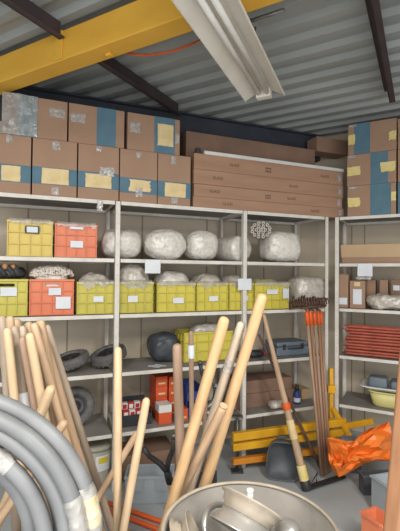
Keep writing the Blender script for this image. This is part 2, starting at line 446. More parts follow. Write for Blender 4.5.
for i, (x0, x1, y, bands, labels, tapes, lab) in enumerate(upp):
    th = carton(lab, L, tx(L, x0, y, .02), tx(L, x1, y, .02), .02, upz, HU, .42, bands, labels, tapes)
    if i == 0:
        w = tx(L, x1, y, .02) - tx(L, x0, y, .02)
        bm = new(); nx, nz = 26, 22
        grid = []
        for a in range(nx + 1):
            row = []
            for b in range(nz + 1):
                x = -w / 2 + .53 * w * a / nx; z = HU * b / nz
                k = abs(noise.noise(Vector((x * 14, z * 7, 1.7)))) + .4 * abs(noise.noise(Vector((x * 40, z * 30, 3))))
                row.append(bm.verts.new((x, -.005 - .018 * k, z)))
            grid.append(row)
        for a in range(nx):
            for b in range(nz): bm.faces.new((grid[a][b], grid[a + 1][b], grid[a + 1][b + 1], grid[a][b + 1]))
        obj('plastic_wrap', bm, 'wrap', th, smooth=True)
# long cartons lying in a stack
ta, tb = tx(L, 193.5, 178, .02), tx(L, 344, 190, .02)
hs = [.095, .105, .125, .135]
z = ST[0]
prints = [[(.2, 'GLASS'), (.78, 'GLASS')], [(.12, 'GLASS'), (.62, 'GLASS')], [(.14, 'GLASS'), (.63, 'GLASS')], [(.24, 'GLASS'), (.86, 'GLASS')]]
names = ['bottom long brown carton of the four stacked on the rack corner', 'second long brown carton from the bottom of the corner stack',
         'third long brown carton up in the corner stack, second from its top', 'long brown carton under the white rod, top of the front stack']
for i, hh in enumerate(hs):
    o_ = [0, .008, .003, .006][i]
    th = carton(names[i], L, ta + o_, tb - o_ * 2, .02 + o_ * .5, z, hh - .001, .22, cm='card_long', group=None,
                seams=[(.0, .55, .0, .012)] if i in (1, 2) else (), tapes=[(.955, .985, .2, .9)])
    w = tb - ta - 3 * o_
    for u_, s in prints[i]:
        text_mesh('printed_word', s, .036, 'ink', th, (-w / 2 + u_ * w, -.0012, hh * .5))
    if i in (1, 3):
        bm = new()
        for q in range(4):
            xx = -w / 2 + .44 * w + q * .016
            box(bm, xx, xx + .010, -.001, -.0002, hh * .3, hh * .42); box(bm, xx, xx + .010, -.001, -.0002, hh * .5, hh * .62)
        obj('printed_block', bm, 'ink', th)
    z += hh
ZL = z
# carton row behind, taller
carton('long dark brown carton standing behind the corner stack, above the white rod', L, tx(L, 186, 145, .25), tx(L, 315, 160, .25), .25, ST[0], 2.95 - ST[0], .19, cm='card_dark')
carton('small carton tucked high in the corner under the roof', L, tx(L, 317, 146, .27), tx(L, 347, 146, .27), .27, 2.952, .155, .165, cm='card')
# white rod lying on the long cartons
def on_top(F, x, v, zt): return tx(F, x, 158, v)
t0, t1 = tx(L, 204, 150, .05), tx(L, 343, 168, .05)
bm = new(); box(bm, t0, t1, .035, .070, 0, .028); box(bm, t0, t1, .045, .060, .028, .036)
tag(obj('plastic_rail', bm, 'white_plastic', loc=(L.o.x, L.o.y, ZL + .001), rot=(0, 0, L.a), bevel=.003), 'long white plastic rail lying along the top of the long cartons', 'rail')
t0 = tx(L, 195, 148, .05)
bm = new(); box(bm, t0, t0 + .055, .03, .09, 0, .02); box(bm, t0 + .01, t0 + .05, .04, .08, .02, .05)
tag(obj('black_clamp', bm, 'black', loc=(L.o.x, L.o.y, ZL + .001), rot=(0, 0, L.a), bevel=.004), 'small black clamp at the left end of the white rail', 'clamp')

# right rack cartons
col = [(2, 'bottom carton of the right-hand blue-banded column, two torn labels', [(.48, .9, 0, 1)], [(.0, .28, .3, .62, 'yellow_label', .15), (.9, 1.0, .42, .72, 'yellow_label', .15)]),
       (1, 'middle carton of the right-hand blue-banded column with two yellow torn labels', [(.49, .84, 0, 1)], [(.0, .29, .32, .62, 'yellow_label', .12), (.68, .99, .34, .66, 'yellow_label', .15)]),
       (0, 'top carton of the right-hand blue-banded column, band left of centre', [(.13, .47, 0, 1)], [(.0, .16, .32, .68, 'yellow_label', .2), (.84, 1.0, .3, .62, 'yellow_label', .25)])]
z = ST[0]
ra, rb = tx(R, 347.5, 170, .01), tx(R, 396.3, 170, .01)
for i, (k, lab, bands, labels) in enumerate(col):
    hh = [.291, .297, .293][i]
    carton(lab, R, ra + [0, -.004, .004][i], rb + [-.002, 0, .003][i], .01, z, hh - .002, .40, bands, labels, tapes=[(.02, .2, .9, .99)])
    z += hh
z = ST[0]
for i in range(3):
    hh = [.291, .297, .28][i]
    carton(['bottom carton cut by the right photo edge on top of the angled rack', 'middle carton cut by the right photo edge on top of the angled rack', 'top carton cut by the right photo edge on top of the angled rack'][i],
           R, rb + .012, rb + .42, .012, z, hh - .002, .40, [(.35, .7, 0, 1)] if i else [(0, .4, 0, 1)], [])
    z += hh

# ------------------------------------------------------------------ crates
def crate(label, F, t0, t1, v, zb, h, dep, mt, labels=(), group=None, dz=0, slot=True):
    w = t1 - t0; th = fthing('plastic_crate', label, 'crate', F, (t0 + t1) / 2, v, zb, dz, group)
    hw = w / 2; k = .005; sw = .05 if slot else 0; sz0, sz1 = h * .80, h * .88
    bm = new()
    box(bm, -hw + .016, hw - .016, .016, dep - .016, 0, k)
    def front(y0, y1):
        if slot:
            box(bm, -hw + .006, hw - .006, y0, y1, k, sz0); box(bm, -hw + .006, -sw, y0, y1, sz0, sz1); box(bm, sw, hw - .006, y0, y1, sz0, sz1)
            box(bm, -hw + .006, hw - .006, y0, y1, sz1, h - .012)
        else: box(bm, -hw + .006, hw - .006, y0, y1, k, h - .012)
    front(.016, .020); front(dep - .020, dep - .016)
    for s in (-1, 1):
        x = s * (hw - .018); box(bm, x - .002, x + .002, .020, dep - .020, k, h - .012)
    obj('basket', bm, mt, th)
    bm = new()
    box(bm, -hw, hw, 0, .022, h - .016, h); box(bm, -hw, hw, dep - .022, dep, h - .016, h)
    box(bm, -hw, -hw + .022, .022, dep - .022, h - .016, h); box(bm, hw - .022, hw, .022, dep - .022, h - .016, h)
    obj('rim', bm, mt, th, bevel=.002)
    bm = new()
    for q in (.012, .34, .66):
        z = h * q; box(bm, -hw + .001, hw - .001, .001, .016, z, z + .006); box(bm, -hw + .001, -hw + .016, .016, dep - .001, z, z + .006); box(bm, hw - .016, hw - .001, .016, dep - .001, z, z + .006)
    nv = 5
    for i in range(nv):
        x = -hw + .004 + (w - .016) * i / (nv - 1)
        zt = h - .012 if not (slot and abs(x + .004) < sw) else h * .78
        box(bm, x, x + .006, .002, .016, .004, zt)
    for i in range(4):
        y = .02 + (dep - .05) * i / 3
        for s in (-1, 1): box(bm, min(s * (hw - .002), s * (hw - .016)), max(s * (hw - .002), s * (hw - .016)), y, y + .006, .004, h - .012)
    obj('ribs', bm, mt, th)
    for i, lb in enumerate(labels):
        a, b, c, d = lb[:4]
        obj('paper_label', label_bm(-hw + a * w, -hw + b * w, c * h, d * h, y=-.0015 - .0015 * i, jag=.04, seed=i + int(w * 5000)), lb[4] if len(lb) > 4 else 'paper', th)
    return th
def bag(label, F, t, v, z, sx, sy, sz, mt='bag', amp=.02, freq=9, seed=0, p=.75, group=None, dz=0, name='plastic_bag', ridged=False, neck=None, cat='bag'):
    bm = new(); blob(bm, sx, sy, sz, amp, freq, p, seed, 5, True, ridged=ridged)
    if neck is None:
        o = obj(name, bm, mt, None, F.P(t, v, z), (0, 0, F.a + dz)); return tag(o, label, cat, group)
    th = thing(name, label, cat, F.P(t, v, z), (0, 0, F.a + dz), group)
    obj('body', bm, mt, th)
    bm = new(); lathe(bm, [(.016, -.02), (.012, .01), (.02, .03), (.038, .055), (.03, .05), (.014, .03)], 14)
    for vv in bm.verts: vv.co.x += noise.noise(vv.co * 40) * .01
    obj('tied_neck', bm, mt, th, loc=neck[:3], rot=neck[3:])
    return th
def crate_px(label, F, x0, x1, y, v, shelf, h, dep, mt, labels, **k):
    t0, t1 = tx(F, x0, y, v), tx(F, x1, y, v)
    return crate(label, F, t0, t1, v, ST[shelf], h, dep, mt, labels, **k), t0, t1
def filled(t0, t1, v, zb, h, dep, bulge, label, mt='bag_dim', seed=0, liner=True, amp=.018):
    """a filled clear bag sitting in a crate and bulging above its rim"""
    w = t1 - t0
    th = fthing('plastic_bag', label, 'bag', L, (t0 + t1) / 2, v + dep / 2, zb + .006)
    bm = new(); vs = blob(bm, w / 2 - .016, dep / 2 - .020, h + bulge * 1.25, amp * .7, 11, .72, seed, 5, True)
    for q in vs:
        lim = w / 2 - .0235; q.co.x = max(-lim, min(lim, q.co.x)); lim = dep / 2 - .0235; q.co.y = max(-lim, min(lim, q.co.y))
    obj('contents', bm, mt, th)
    if liner:
        rnd = random.Random(seed); bm = new(); nx = 22
        y = -dep / 2 - .004; rows = []
        for i in range(nx + 1):
            x = -w / 2 + .015 + (w - .03) * i / nx
            drop = .02 + .05 * abs(noise.noise(Vector((x * 9, seed, 0)))) + .035 * abs(noise.noise(Vector((x * 30, seed, 2))))
            col_ = [(x, -dep / 2 + .034, h + .012), (x, -dep / 2 + .006, h + .006), (x, y, h - .002), (x + .004, y - .003 - .004 * abs(noise.noise(Vector((x * 50, 1, seed)))), h - drop * .6), (x, y - .002, h - drop)]
            rows.append([bm.verts.new(c) for c in col_])
        for i in range(nx):
            for j in range(4): bm.faces.new((rows[i][j], rows[i + 1][j], rows[i + 1][j + 1], rows[i][j + 1]))
        obj('liner_edge', bm, 'tape', th, smooth=True)
    return th
# second shelf: two crates
V1 = .03
hC = .262
d1 = .32
_, a, b = crate_px('ochre yellow crate on the upper left shelf with a dark framed label', L, 6.3, 53.2, 240, V1, 1, hC, d1, 'crate_ochre',
                   [(.38, .70, .64, .86, 'black'), (.42, .66, .67, .83)], slot=False)
filled(a, b, V1, ST[1], hC, d1, .012, 'clear liner bag in the ochre yellow crate on the upper left shelf', seed=2)
_, a, b = crate_px('orange crate on the upper left shelf beside the ochre yellow crate', L, 54.4, 97.6, 240, V1, 1, hC - .008, d1, 'crate_orange', [(.36, .66, .3, .5), (.34, .66, .84, .92)], slot=False)
filled(a, b, V1, ST[1], hC - .008, d1, .012, 'clear liner bag in the upper orange crate', seed=3)
# bags on that shelf
def bag_px(label, x0, x1, y, ytop, v, shelf, sy, **k):
    t0, t1 = tx(L, x0, y, v), tx(L, x1, y, v)
    _, zt = L.hit((x0 + x1) / 2, ytop, v)
    return bag(label, L, (t0 + t1) / 2, v, ST[shelf] + .001, (t1 - t0) / 2, sy, zt - ST[shelf], **k)
bag_px('tied clear plastic bag right of the upper orange crate, half behind the white post', 101, 140.5, 245, 229, .205, 1, .15, seed=4, amp=.012)
bag_px('plump clear plastic bag, second of the row of bags on the upper shelf', 144.5, 184, 245, 229.5, .14, 1, .13, seed=5, amp=.012)
bag_px('clear plastic bag with a tied neck, third bag on the upper shelf', 184.5, 216, 245, 231, .17, 1, .14, seed=6, amp=.012, neck=(-.03, -.03, .20, -.3, -.2, 0))
# rolls of film
def roll(label, t, v, z, r, ln, tilt, mt, name='film_roll', seed=0):
    th = thing(name, label, 'roll', L.P(t, v, z + r), (0, 0, L.a + tilt))
    bm = new(); prof = [(.001, -ln / 2 - .02), (r * .3, -ln / 2 - .018), (r * .6, -ln / 2 - .012), (r * .92, -ln / 2), (r, -ln / 2 + .03), (r * .98, 0), (r, ln / 2 - .03), (r * .9, ln / 2), (r * .3, ln / 2), (.001, ln / 2)]
    T = Matrix.Rotation(PI / 2, 4, 'X')
    lathe(bm, prof, 40, T=T)
    for q in bm.verts:
        k = noise.fractal(q.co * 14 + Vector((seed, 0, 0)), 1, 2, 3); q.co += q.co.normalized() * k * .006
        q.co.z = max(q.co.z, -r)
    obj('wound_film', bm, mt, th)
    return th
t_ = tx(L, 243, 245, .05); roll('fat roll of clear wrap behind the middle post on the upper shelf', t_ - .015, .262, ST[1] + .002, .118, .33, .22, 'bag', seed=1)
bag_px('big round wrapped bundle right of the middle post, last on the upper shelf', 262, 295, 245, 231.5, .17, 1, .16, seed=4, amp=.012, p=.62)
# the small bundle of tubes lying in the groove on top
tA, zA = L.hit(260, 231.5, .01)
th = thing('tube_bundle', 'small bundle of white tubes, ends facing out, lying on the wrapped roll', 'bundle', L.P(tA, -.005, zA + .012), (0, 0, L.a - .48))
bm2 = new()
pos = [(0, 0)] + [(math.cos(k * PI / 3) * .026, math.sin(k * PI / 3) * .026) for k in range(6)] + [(math.cos(k * PI / 6 + .26) * .052, math.sin(k * PI / 6 + .26) * .052) for k in range(12)]
for (x, z) in pos:
    x *= 1.5; q = 1.18
    tb_ = new()
    lathe(tb_, [(.0150, -.02), (.0150, .13), (.0075, .13), (.0075, -.02)], 14, closed=True, T=Matrix.Translation((x, 0, z * q)) @ Matrix.Rotation(-PI / 2, 4, 'X'))
    obj('tube', tb_, 'bag_dim', th)
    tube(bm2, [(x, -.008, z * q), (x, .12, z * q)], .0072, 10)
obj('bore_shade', bm2, 'black', th)  # black plugs stand for the shade inside the hollow tube ends

# third shelf: row of crates
V2 = .051; h2 = .268; d2 = .34
row = [(-16, 28, 300, 'crate_lime', [(.36, .74, .55, .78)], 'yellow crate at the left photo edge on the middle shelf', 0),
       (28.8, 74.3, 300, 'crate_orange', [(.42, .70, .56, .76), (.58, .92, .18, .52)], 'orange crate on the middle shelf, heaped with white yarn', 0),
       (76.5, 115.6, 298, 'crate_lime', [(.42, .68, .38, .56)], 'yellow crate on the middle shelf just right of the lower orange crate', 0),
       (118.5, 154, 296, 'crate_lime', [(.26, .54, .36, .56)], 'yellow crate on the middle shelf just right of the left white post', 0),
       (157, 196, 295, 'crate_yellow', [(.4, .68, .3, .5)], 'yellow crate with shiny plastic heaped high, first of the tight yellow row', 0),
       (196.8, 228.6, 294, 'crate_yellow', [(.38, .66, .36, .54)], 'yellow crate second in the tight row of the middle shelf', 0),
       (229.4, 254, 292, 'crate_yellow', [(.45, .75, .36, .54)], 'yellow crate half behind the middle white post', 0),
       (254.8, 289.5, 292, 'crate_yellow', [(.34, .66, .58, .76), (.8, .98, .4, .8)], 'yellow crate with a white label right of the middle post', 0)]
bl = [None, None, (.05, 'bag_dim', 'dull plastic bag bulging from the yellow crate beside the lower orange crate'), (.12, 'bag_dim', 'tall plastic bag in the yellow crate beside the left post'),
      (.075, 'bag', 'shiny plastic bag heaped in the first crate of the tight yellow row'), (.06, 'bag_dim', 'plastic bag domed over the second crate of the tight yellow row'),
      (.055, 'bag_dim', 'plastic bag in the crate half behind the middle post'), (.03, 'bag_yellowish', 'plastic bag of yellow bits in the crate with the white label')]
for i, (x0, x1, y, mt, labels, lab, _) in enumerate(row):
    w_px = x1 - x0
    dz_ = h2 if i < 2 else h2 - .02
    if i >= 4: dz_ = h2 - .03
    th, a, b = crate_px(lab, L, x0, x1, y, V2, 2, dz_, d2, mt, labels, slot=(i in (0, 1, 3)))
    if bl[i]: filled(a, b, V2, ST[2], dz_, d2, bl[i][0], bl[i][2], bl[i][1], seed=10 + i, amp=.02)
    if i == 0: ca = (a, b, dz_)
    if i == 1: cb = (a, b, dz_)
# heap of cut yarn over the orange crate
a, b, hh = cb
bm = new(); rnd = random.Random(5)
blob(bm, (b - a) / 2 - .036, d2 / 2 - .036, hh + .062, .010, 14, .5, 3, 4, True)
for k in range(900):
    ang_, rr_ = rnd.random() * 2 * PI, math.sqrt(rnd.random())
    x = math.cos(ang_) * rr_ * ((b - a) / 2 - .012); y = math.sin(ang_) * rr_ * (d2 / 2 - .012)
    x = max(-(b - a) / 2 + .012, min((b - a) / 2 - .012, x * 1.15)); y = max(-d2 / 2 + .012, min(d2 / 2 - .012, y * 1.15))
    z = hh + .012 + .066 * (1 - rr_ ** 3) + rnd.random() * .014
    d_ = Vector((rnd.gauss(0, 1), rnd.gauss(0, 1), rnd.gauss(0, .5))).normalized() * .016
    e_ = Vector((rnd.gauss(0, 1), rnd.gauss(0, 1), rnd.gauss(0, .4))).normalized() * .010
    p = Vector((x, y, z)); tube(bm, [p - d_, p + e_, p + d_], .0042, 5)
tag(obj('yarn_heap', bm, 'yarn', loc=L.P((a + b) / 2, V2 + d2 / 2, ST[2] + .007), rot=(0, 0, L.a)), 'heap of white cut mop yarn overflowing the lower orange crate', 'mop yarn', kind='stuff')
# strap bundle over the left crate
a, b, hh = ca
th = fthing('strap_bundle', 'bundle of black padded straps with tan bands on the left edge yellow crate', 'straps', L, b - .175, V2 + .16, ST[2] + hh + .001)
bm = new(); blob(bm, .16, .13, .09, .02, 9, .7, 8, 4, True); obj('padding', bm, 'black', th)
for k, (dx, dy, r_) in enumerate(((-.05, -.10, .075), (.02, -.09, .06), (.07, -.06, .05))):
    bm = new()
    pts = [(dx - r_ + 2 * r_ * q / 10, dy - .03 - .02 * math.sin(PI * q / 10), .021 + .068 * math.sin(PI * q / 10)) for q in range(11)]
    tube(bm, pts, .02, 10); obj('strap', bm, 'black', th)
    bm = new(); tube(bm, pts[4:7], .0225, 10); obj('tan_band', bm, 'tan', th)
# hanging tape and paper tags
def paper(label, F, x0, x1, y0, y1, mt='paper', name='paper_sign', cat='paper sign', jag=.02, v=-.008):
    t0, z1 = F.hit(x0, y0, v); t1, z0 = F.hit(x1, y1, v)
    bm = label_bm(t0, t1, z0, z1, y=v, jag=jag, seed=int(x0))
    for q in bm.verts: q.co.y -= .003 * math.sin((q.co.x - t0) / (t1 - t0) * PI)
    return tag(obj(name, bm, mt, None, (F.o.x, F.o.y, 0), (0, 0, F.a)), label, cat)
paper('blank white paper sign hanging from the shelf lip right of the left post', L, 145, 160.5, 259.5, 273.5)
paper('small white paper sign hung across the middle post', L, 238, 251.5, 278.5, 290)
paper('blank white paper sign hanging on the angled right rack', R, 357.5, 372.5, 263.5, 276.5)
paper('strip of crinkled clear tape dangling from the top shelf near the left post', L, 97, 103, 199, 212, 'tape', 'tape_strip', 'tape', .25)
# bag of fittings right of the crate row
bag_px('brown-tinted plastic bag of fittings behind the rake heads', 290, 322, 295, 276, .18, 2, .14, seed=31, mt='bag_dim', amp=.012, p=.6)

# fourth shelf
def tire(label, F, t, v, z, r, w, rot, mt='rubber', hub='dark_steel', name='tire'):
    th = thing(name, label, 'wheel', F.P(t, v, z), rot)
    bm = new()
    prof = [(r * .58, -w * .30), (r * .66, -w * .48), (r * .84, -w * .5), (r * .96, -w * .40), (r, -w * .2), (r, w * .2), (r * .96, w * .40), (r * .84, w * .5), (r * .66, w * .48), (r * .58, w * .30)]
    lathe(bm, prof, 56, closed=True)
    obj('tyre', bm, mt, th)
    bm = new()
    for k in range(44):
        a_ = 2 * PI * k / 44
        T = Matrix.Rotation(a_, 4, 'Z')
        s = -1 if k % 2 else 1
        box(bm, r * .985, r * 1.02, -.006, .008, s * w * .02 - w * .20, s * w * .02 + w * .20, 0, T)
        box(bm, r * .90, r * 1.0, -.005, .005, s * w * .36 - w * .06, s * w * .36 + w * .06, 0, T)
    obj('tread', bm, mt, th)
    bm = new()
    lathe(bm, [(r * .58, -w * .3), (r * .55, -w * .34), (r * .5, -w * .1), (r * .2, -w * .06), (r * .16, -w * .3), (r * .1, -w * .3), (r * .1, w * .3), (r * .16, w * .3), (r * .2, w * .06), (r * .5, w * .1), (r * .55, w * .34), (r * .58, w * .3)], 36, closed=True)
    obj('hub', bm, hub, th)
    return th
def lean(F, rx, ry=0): return (Matrix.Rotation(F.a, 3, 'Z') @ Matrix.Rotation(ry, 3, 'Y') @ Matrix.Rotation(rx, 3, 'X')).to_euler()
t_ = tx(L, 71.5, 360, .12); tire('dusty black wheel lying on the shelf, the left one of two', L, t_, .20, ST[3] + .082, .142, .075, lean(L, .10, -.25))
t_ = tx(L, 109, 358, .2); tire('dusty knobbly wheel lying behind the left post, the right one of two', L, t_, .225, ST[3] + .095, .145, .085, lean(L, .12, -.32))
t_ = tx(L, 76, 405, .2); tire('dark wheel leaning upright at the left of the lowest shelf', L, t_, .27, ST[4] + .158, .15, .07, lean(L, 1.2, .06))
# paper scrap
t0, t1 = tx(L, 148, 368, .1), tx(L, 166, 368, .1)
bm = new(); nx = 12
rows = []
for i in range(nx + 1):
    x = t0 + (t1 - t0) * i / nx; w_ = .05 * math.sin(PI * (i + .6) / (nx + 1.2)) + .01
    rows.append([bm.verts.new((x, .10 + s * w_ + .01 * math.sin(i), .003 + .008 * abs(noise.noise(Vector((x * 30, s * 2, 0)))))) for s in (-1, 0, 1)])
for i in range(nx):
    for j in range(2): bm.faces.new((rows[i][j], rows[i + 1][j], rows[i + 1][j + 1], rows[i][j + 1]))
tag(obj('paper_scrap', bm, 'paper', None, (L.o.x, L.o.y, ST[3] + .001), (0, 0, L.a)), 'crumpled scrap of white paper lying on the grey dusty shelf', 'paper scrap')
# black bag
bag_px('black plastic sack lying behind the single yellow crate of the fourth shelf', 149, 177, 355, 333, .31, 3, .13, mt='blue_black', seed=41, amp=.012, p=.62)
th, a, b = crate_px('single yellow crate on the fourth shelf holding grey plastic', L, 184, 233, 350, .15, 3, .255, .28, 'crate_yellow', [], slot=False)
bag('crumpled grey plastic sheet piled in the single yellow crate', L, (a + b) / 2 + .03, .15 + .14, ST[3] + .007, (b - a) / 2 - .085, .08, .31, 'bag_dim', .02, 7, 44, .6)
# tool box and neighbours
t0, t1 = tx(L, 277, 350, .10), tx(L, 309, 350, .10)
th = fthing('tool_case', 'blue-grey plastic tool case on the fourth shelf near the right post', 'tool case', L, (t0 + t1) / 2, .10, ST[3]); w = t1 - t0
bm = new(); box(bm, -w / 2, w / 2, 0, .24, 0, .085); obj('body', bm, 'blue_grey', th, bevel=.012)
bm = new(); box(bm, -w / 2 + .004, w / 2 - .004, .004, .236, .087, .13); obj('lid', bm, 'blue_grey', th, bevel=.014)
bm = new(); tube(bm, [(-.06, -.004, .07), (-.06, -.03, .075), (.06, -.03, .075), (.06, -.004, .07)], .007, 8); obj('handle', bm, 'black', th)
for s in (-.1, .1):
    bm = new(); box(bm, s - .015, s + .015, -.006, 0, .06, .11); obj('latch', bm, 'dark_steel', th)
t0 = tx(L, 257, 350, .12)
th = fthing('angle_grinder', 'black power tool lying left of the blue-grey case', 'power tool', L, t0, .12, ST[3])
bm = new(); tube(bm, [(-.075, 0, .035), (-.05, 0, .04), (.03, 0, .04), (.06, .01, .035)], [.026, .033, .033, .022], 14); obj('body', bm, 'black', th)
bm = new(); tube(bm, [(.062, .01, .035), (.09, .012, .034)], [.02, .014], 12); obj('nozzle', bm, 'red_print', th)
bag_px('small clear bag standing right of the blue-grey case', 307, 321, 345, 332, .2, 3, .09, mt='bag_dim', seed=51, amp=.012)

# fifth shelf
t0, t1 = tx(L, 121, 402, .10), tx(L, 152, 402, .10); w = t1 - t0
th = fthing('open_bin', 'black open bin of small printed packets on the lowest shelf', 'bin', L, (t0 + t1) / 2, .1, ST[4])
bm = new(); box(bm, -w / 2, w / 2, 0, .25, 0, .006); box(bm, -w / 2, w / 2, 0, .006, .006, .09); box(bm, -w / 2, w / 2, .244, .25, .006, .17)
for s in (-1, 1): box(bm, min(s * w / 2, s * (w / 2 - .006)), max(s * w / 2, s * (w / 2 - .006)), .006, .244, .006, .13)
obj('shell', bm, 'black', th)
rnd = random.Random(9)
for k in range(8):
    c_, r_ = k % 4, k // 4
    x = t0 + .045 + c_ * (w - .08) / 3.3
    nm = ['red', 'white'][(k + r_) % 2]
    pk = fthing('packet', 'small %s printed packet, %s in the %s row of the black bin' % (nm, ['leftmost', 'second', 'third', 'rightmost'][c_], ['front', 'back'][r_]), 'packet', L, x, .115 + r_ * .06, ST[4] + .008)
    hh = .115 + .045 * r_
    bm = new(); box(bm, -.024, .024, 0, .045, 0, hh); obj('box', bm, 'red_print' if nm == 'red' else 'white_plastic', pk, bevel=.002)
    obj('sticker', label_bm(-.016, .016, hh - .045, hh - .012, seed=k), 'white_plastic' if nm == 'red' else 'red_print', pk)
# orange boxes
def obox(label, x0, x1, y, v, z, h, dep, dz=0, lid=False):
    t0, t1 = tx(L, x0, y, v), tx(L, x1, y, v); w = t1 - t0
    th = fthing('orange_box', label, 'box', L, (t0 + t1) / 2, v, z, dz)
    bm = new(); box(bm, -w / 2, w / 2, 0, dep, 0, h * (.6 if lid else 1)); obj('box', bm, 'orange_card', th, bevel=.003)
    if lid:
        bm = new(); box(bm, -w / 2, w / 2, 0, dep, h * .6 + .0005, h); obj('lid', bm, 'white_plastic', th, bevel=.003)
    else: obj('label', label_bm(-w * .3, w * .3, h * .25, h * .42, seed=int(x0)), 'cream_label', th)
    return th
z = ST[4]
obox('orange carton with a white lid standing alone at the shelf front', 159, 171.8, 410, .05, z, .155, .12, .0, True)
zz = z
for k, nm in enumerate(('bottom', 'second', 'third', 'top')):
    obox('orange carton, %s of the left stack beside the black bin' % nm, 156, 167.5, 390, .21, zz, .085, .2, .02 * (k % 2)); zz += .087
zz = z
for k, nm in enumerate(('bottom', 'second', 'third', 'top')):
    obox('orange carton, %s of the stack behind the brown upright handle' % nm, 169, 179, 390, .22, zz, .082, .2, -.02 * (k % 2)); zz += .084
obox('orange carton lying right of the brown upright handle', 180, 188, 410, .06, z, .10, .14)
# blue bins
for k, (vv, nm) in enumerate(((.14, 'lower'), (.14, 'upper'))):
    t0, t1 = tx(L, 187, 395, vv), tx(L, 201, 395, vv); w = t1 - t0
    th = fthing('storage_bin', '%s of two dark blue plastic bins stacked on the lowest shelf' % nm, 'bin', L, (t0 + t1) / 2, vv, z + k * .135)
    bm = new(); box(bm, -w / 2, w / 2, 0, .24, 0, .006); box(bm, -w / 2, w / 2, 0, .006, .006, .075); box(bm, -w / 2, w / 2, .234, .24, .006, .13)
    for s in (-1, 1): box(bm, min(s * w / 2, s * (w / 2 - .006)), max(s * w / 2, s * (w / 2 - .006)), .006, .234, .006, .13)
    obj('shell', bm, 'blue_bin', th)
    bm = new(); box(bm, -w / 2 - .002, w / 2 + .002, -.008, 0, .065, .078); obj('lip', bm, 'blue_bin', th)
# grey pipe bends
t0 = tx(L, 213, 395, .12)
for k in range(2):
    th = fthing('pipe_bend', ['front grey plastic pipe bend on the lowest shelf beside the blue bins', 'rear grey plastic pipe bend on the lowest shelf beside the blue bins'][k], 'pipe', L, t0 + .035 + .02 * k, .10 + .12 * k, z + .03)
    bm = new(); pts = [(-.10 + .0 * q, 0, 0) for q in range(1)] + [(-.1 + .12 * math.sin(q * PI / 16), 0, .14 - .12 * math.cos(q * PI / 16) - .02) for q in range(9)] + [(.02, 0, .19)]
    tube(bm, pts, .028, 14, cap=False); tube(bm, pts, .024, 14, cap=False); obj('elbow', bm, 'galv', th)
    bm = new(); lathe(bm, [(.028, 0), (.034, 0), (.034, .03), (.028, .03)], 18, closed=True); obj('socket', bm, 'galv', th, loc=(.02, 0, .17))
# long cartons on the lowest shelf
zz = z
for k, (x0, x1, hh, nm) in enumerate(((233, 296, .13, 'lower'), (235, 292, .115, 'upper'))):
    t0, t1 = tx(L, x0, 395, .16), tx(L, x1, 395, .16)
    carton('%s of two long brown cartons stacked on the lowest shelf behind the wooden handles' % nm, L, t0, t1, .16, zz, hh, .26, cm='card_dark', seams=[(0, 1, .48, .52)]); zz += hh + .002
bag('crumpled clear bag in front of the low long cartons', L, tx(L, 277, 402, .06), .075, z + .001, .07, .055, .07, 'bag_dim', .015, 12, 61)
# bottle
t0 = tx(L, 297, 395, .12)
th = fthing('spray_bottle', 'dark blue bottle with a black cap and white label on the lowest shelf', 'bottle', L, t0, .12, z)
bm = new(); lathe(bm, [(0, 0), (.03, 0), (.033, .01), (.033, .09), (.02, .115), (.014, .125), (0, .125)], 22); obj('body', bm, 'blue_bin', th)
bm = new(); lathe(bm, [(0, .126), (.019, .126), (.019, .165), (.012, .175), (0, .175)], 18); obj('cap', bm, 'black', th)
bm = new(); lathe(bm, [(.0338, .02), (.0338, .06)], 22); obj('label', bm, 'paper', th)
t0 = tx(L, 306, 395, .2)
bm = new(); box(bm, -.05, .05, 0, .2, 0, .10); tag(obj('wood_block', bm, 'card_pale', None, L.P(t0, .2, z), (0, 0, L.a), bevel=.004), 'pale carton block right of the blue bottle on the lowest shelf', 'block')
t0, t1 = tx(L, 270, 385, .1), tx(L, 296, 385, .1)
# ------------------------------------------------------------------ right rack contents
# long cardboard tray
z = ST[1]
t0, t1 = tx(R, 342, 250, .06), 1.05
th = fthing('cardboard_tray', 'long flat open cardboard tray on the upper shelf of the angled rack', 'carton', R, t0, .06, z); w = t1 - t0
bm = new(); box(bm, 0, w, 0, .36, 0, .004); box(bm, 0, w, .0, .004, .004, .06); box(bm, 0, w, .356, .36, .004, .07); box(bm, 0, .004, .004, .356, .004, .06)
obj('tray', bm, 'card', th)
bm = new(); T = Matrix.Rotation(-.5, 4, 'X'); box(bm, -.005, w, .0, .004, 0, .125, 0, Matrix.Translation((0, -.006, .058)) @ Matrix.Rotation(.30, 4, 'X') ); obj('flap', bm, 'card_pale', th)
# third shelf
z = ST[2]
t0, t1 = tx(R, 338, 290, .08), tx(R, 348.3, 290, .08)
carton('plain brown carton standing just right of the angled rack post', R, t0, t1, .08, z, .325, .2, cm='card', labels=[(.1, .9, .1, .3, 'paper', .03)])
t0, t1 = tx(R, 349.6, 290, .07), tx(R, 365, 290, .07)
carton('brown carton with a tall white printed label on the angled rack', R, t0, t1, .07, z, .265, .2, cm='card', labels=[(.22, .8, .15, .7, 'paper', .03), (.3, .7, .8, .95, 'cream_label', .05)])
bag('small clear bag lying on top of the carton with the tall white label', R, tx(R, 363, 275, .15), .15, z + .270, .075, .07, .045, 'bag', .012, 14, 71)
for k, (x0, x1, hh, nm) in enumerate(((367, 375.5, .27, 'tall narrow brown carton at the back of the angled rack'), (379.5, 388, .275, 'brown carton with pinkish face behind the grey plastic bag'), (391, 402, .28, 'brown carton behind the grey plastic bag at the right photo edge'))):
    t0, t1 = tx(R, x0, 285, .28), tx(R, x1, 285, .28)
    carton(nm, R, t0, t1, .28, z, hh, .17, cm='card' if k != 2 else 'card_dark', labels=[(.2, .8, .62, .8, 'paper', .05)] if k == 2 else ())
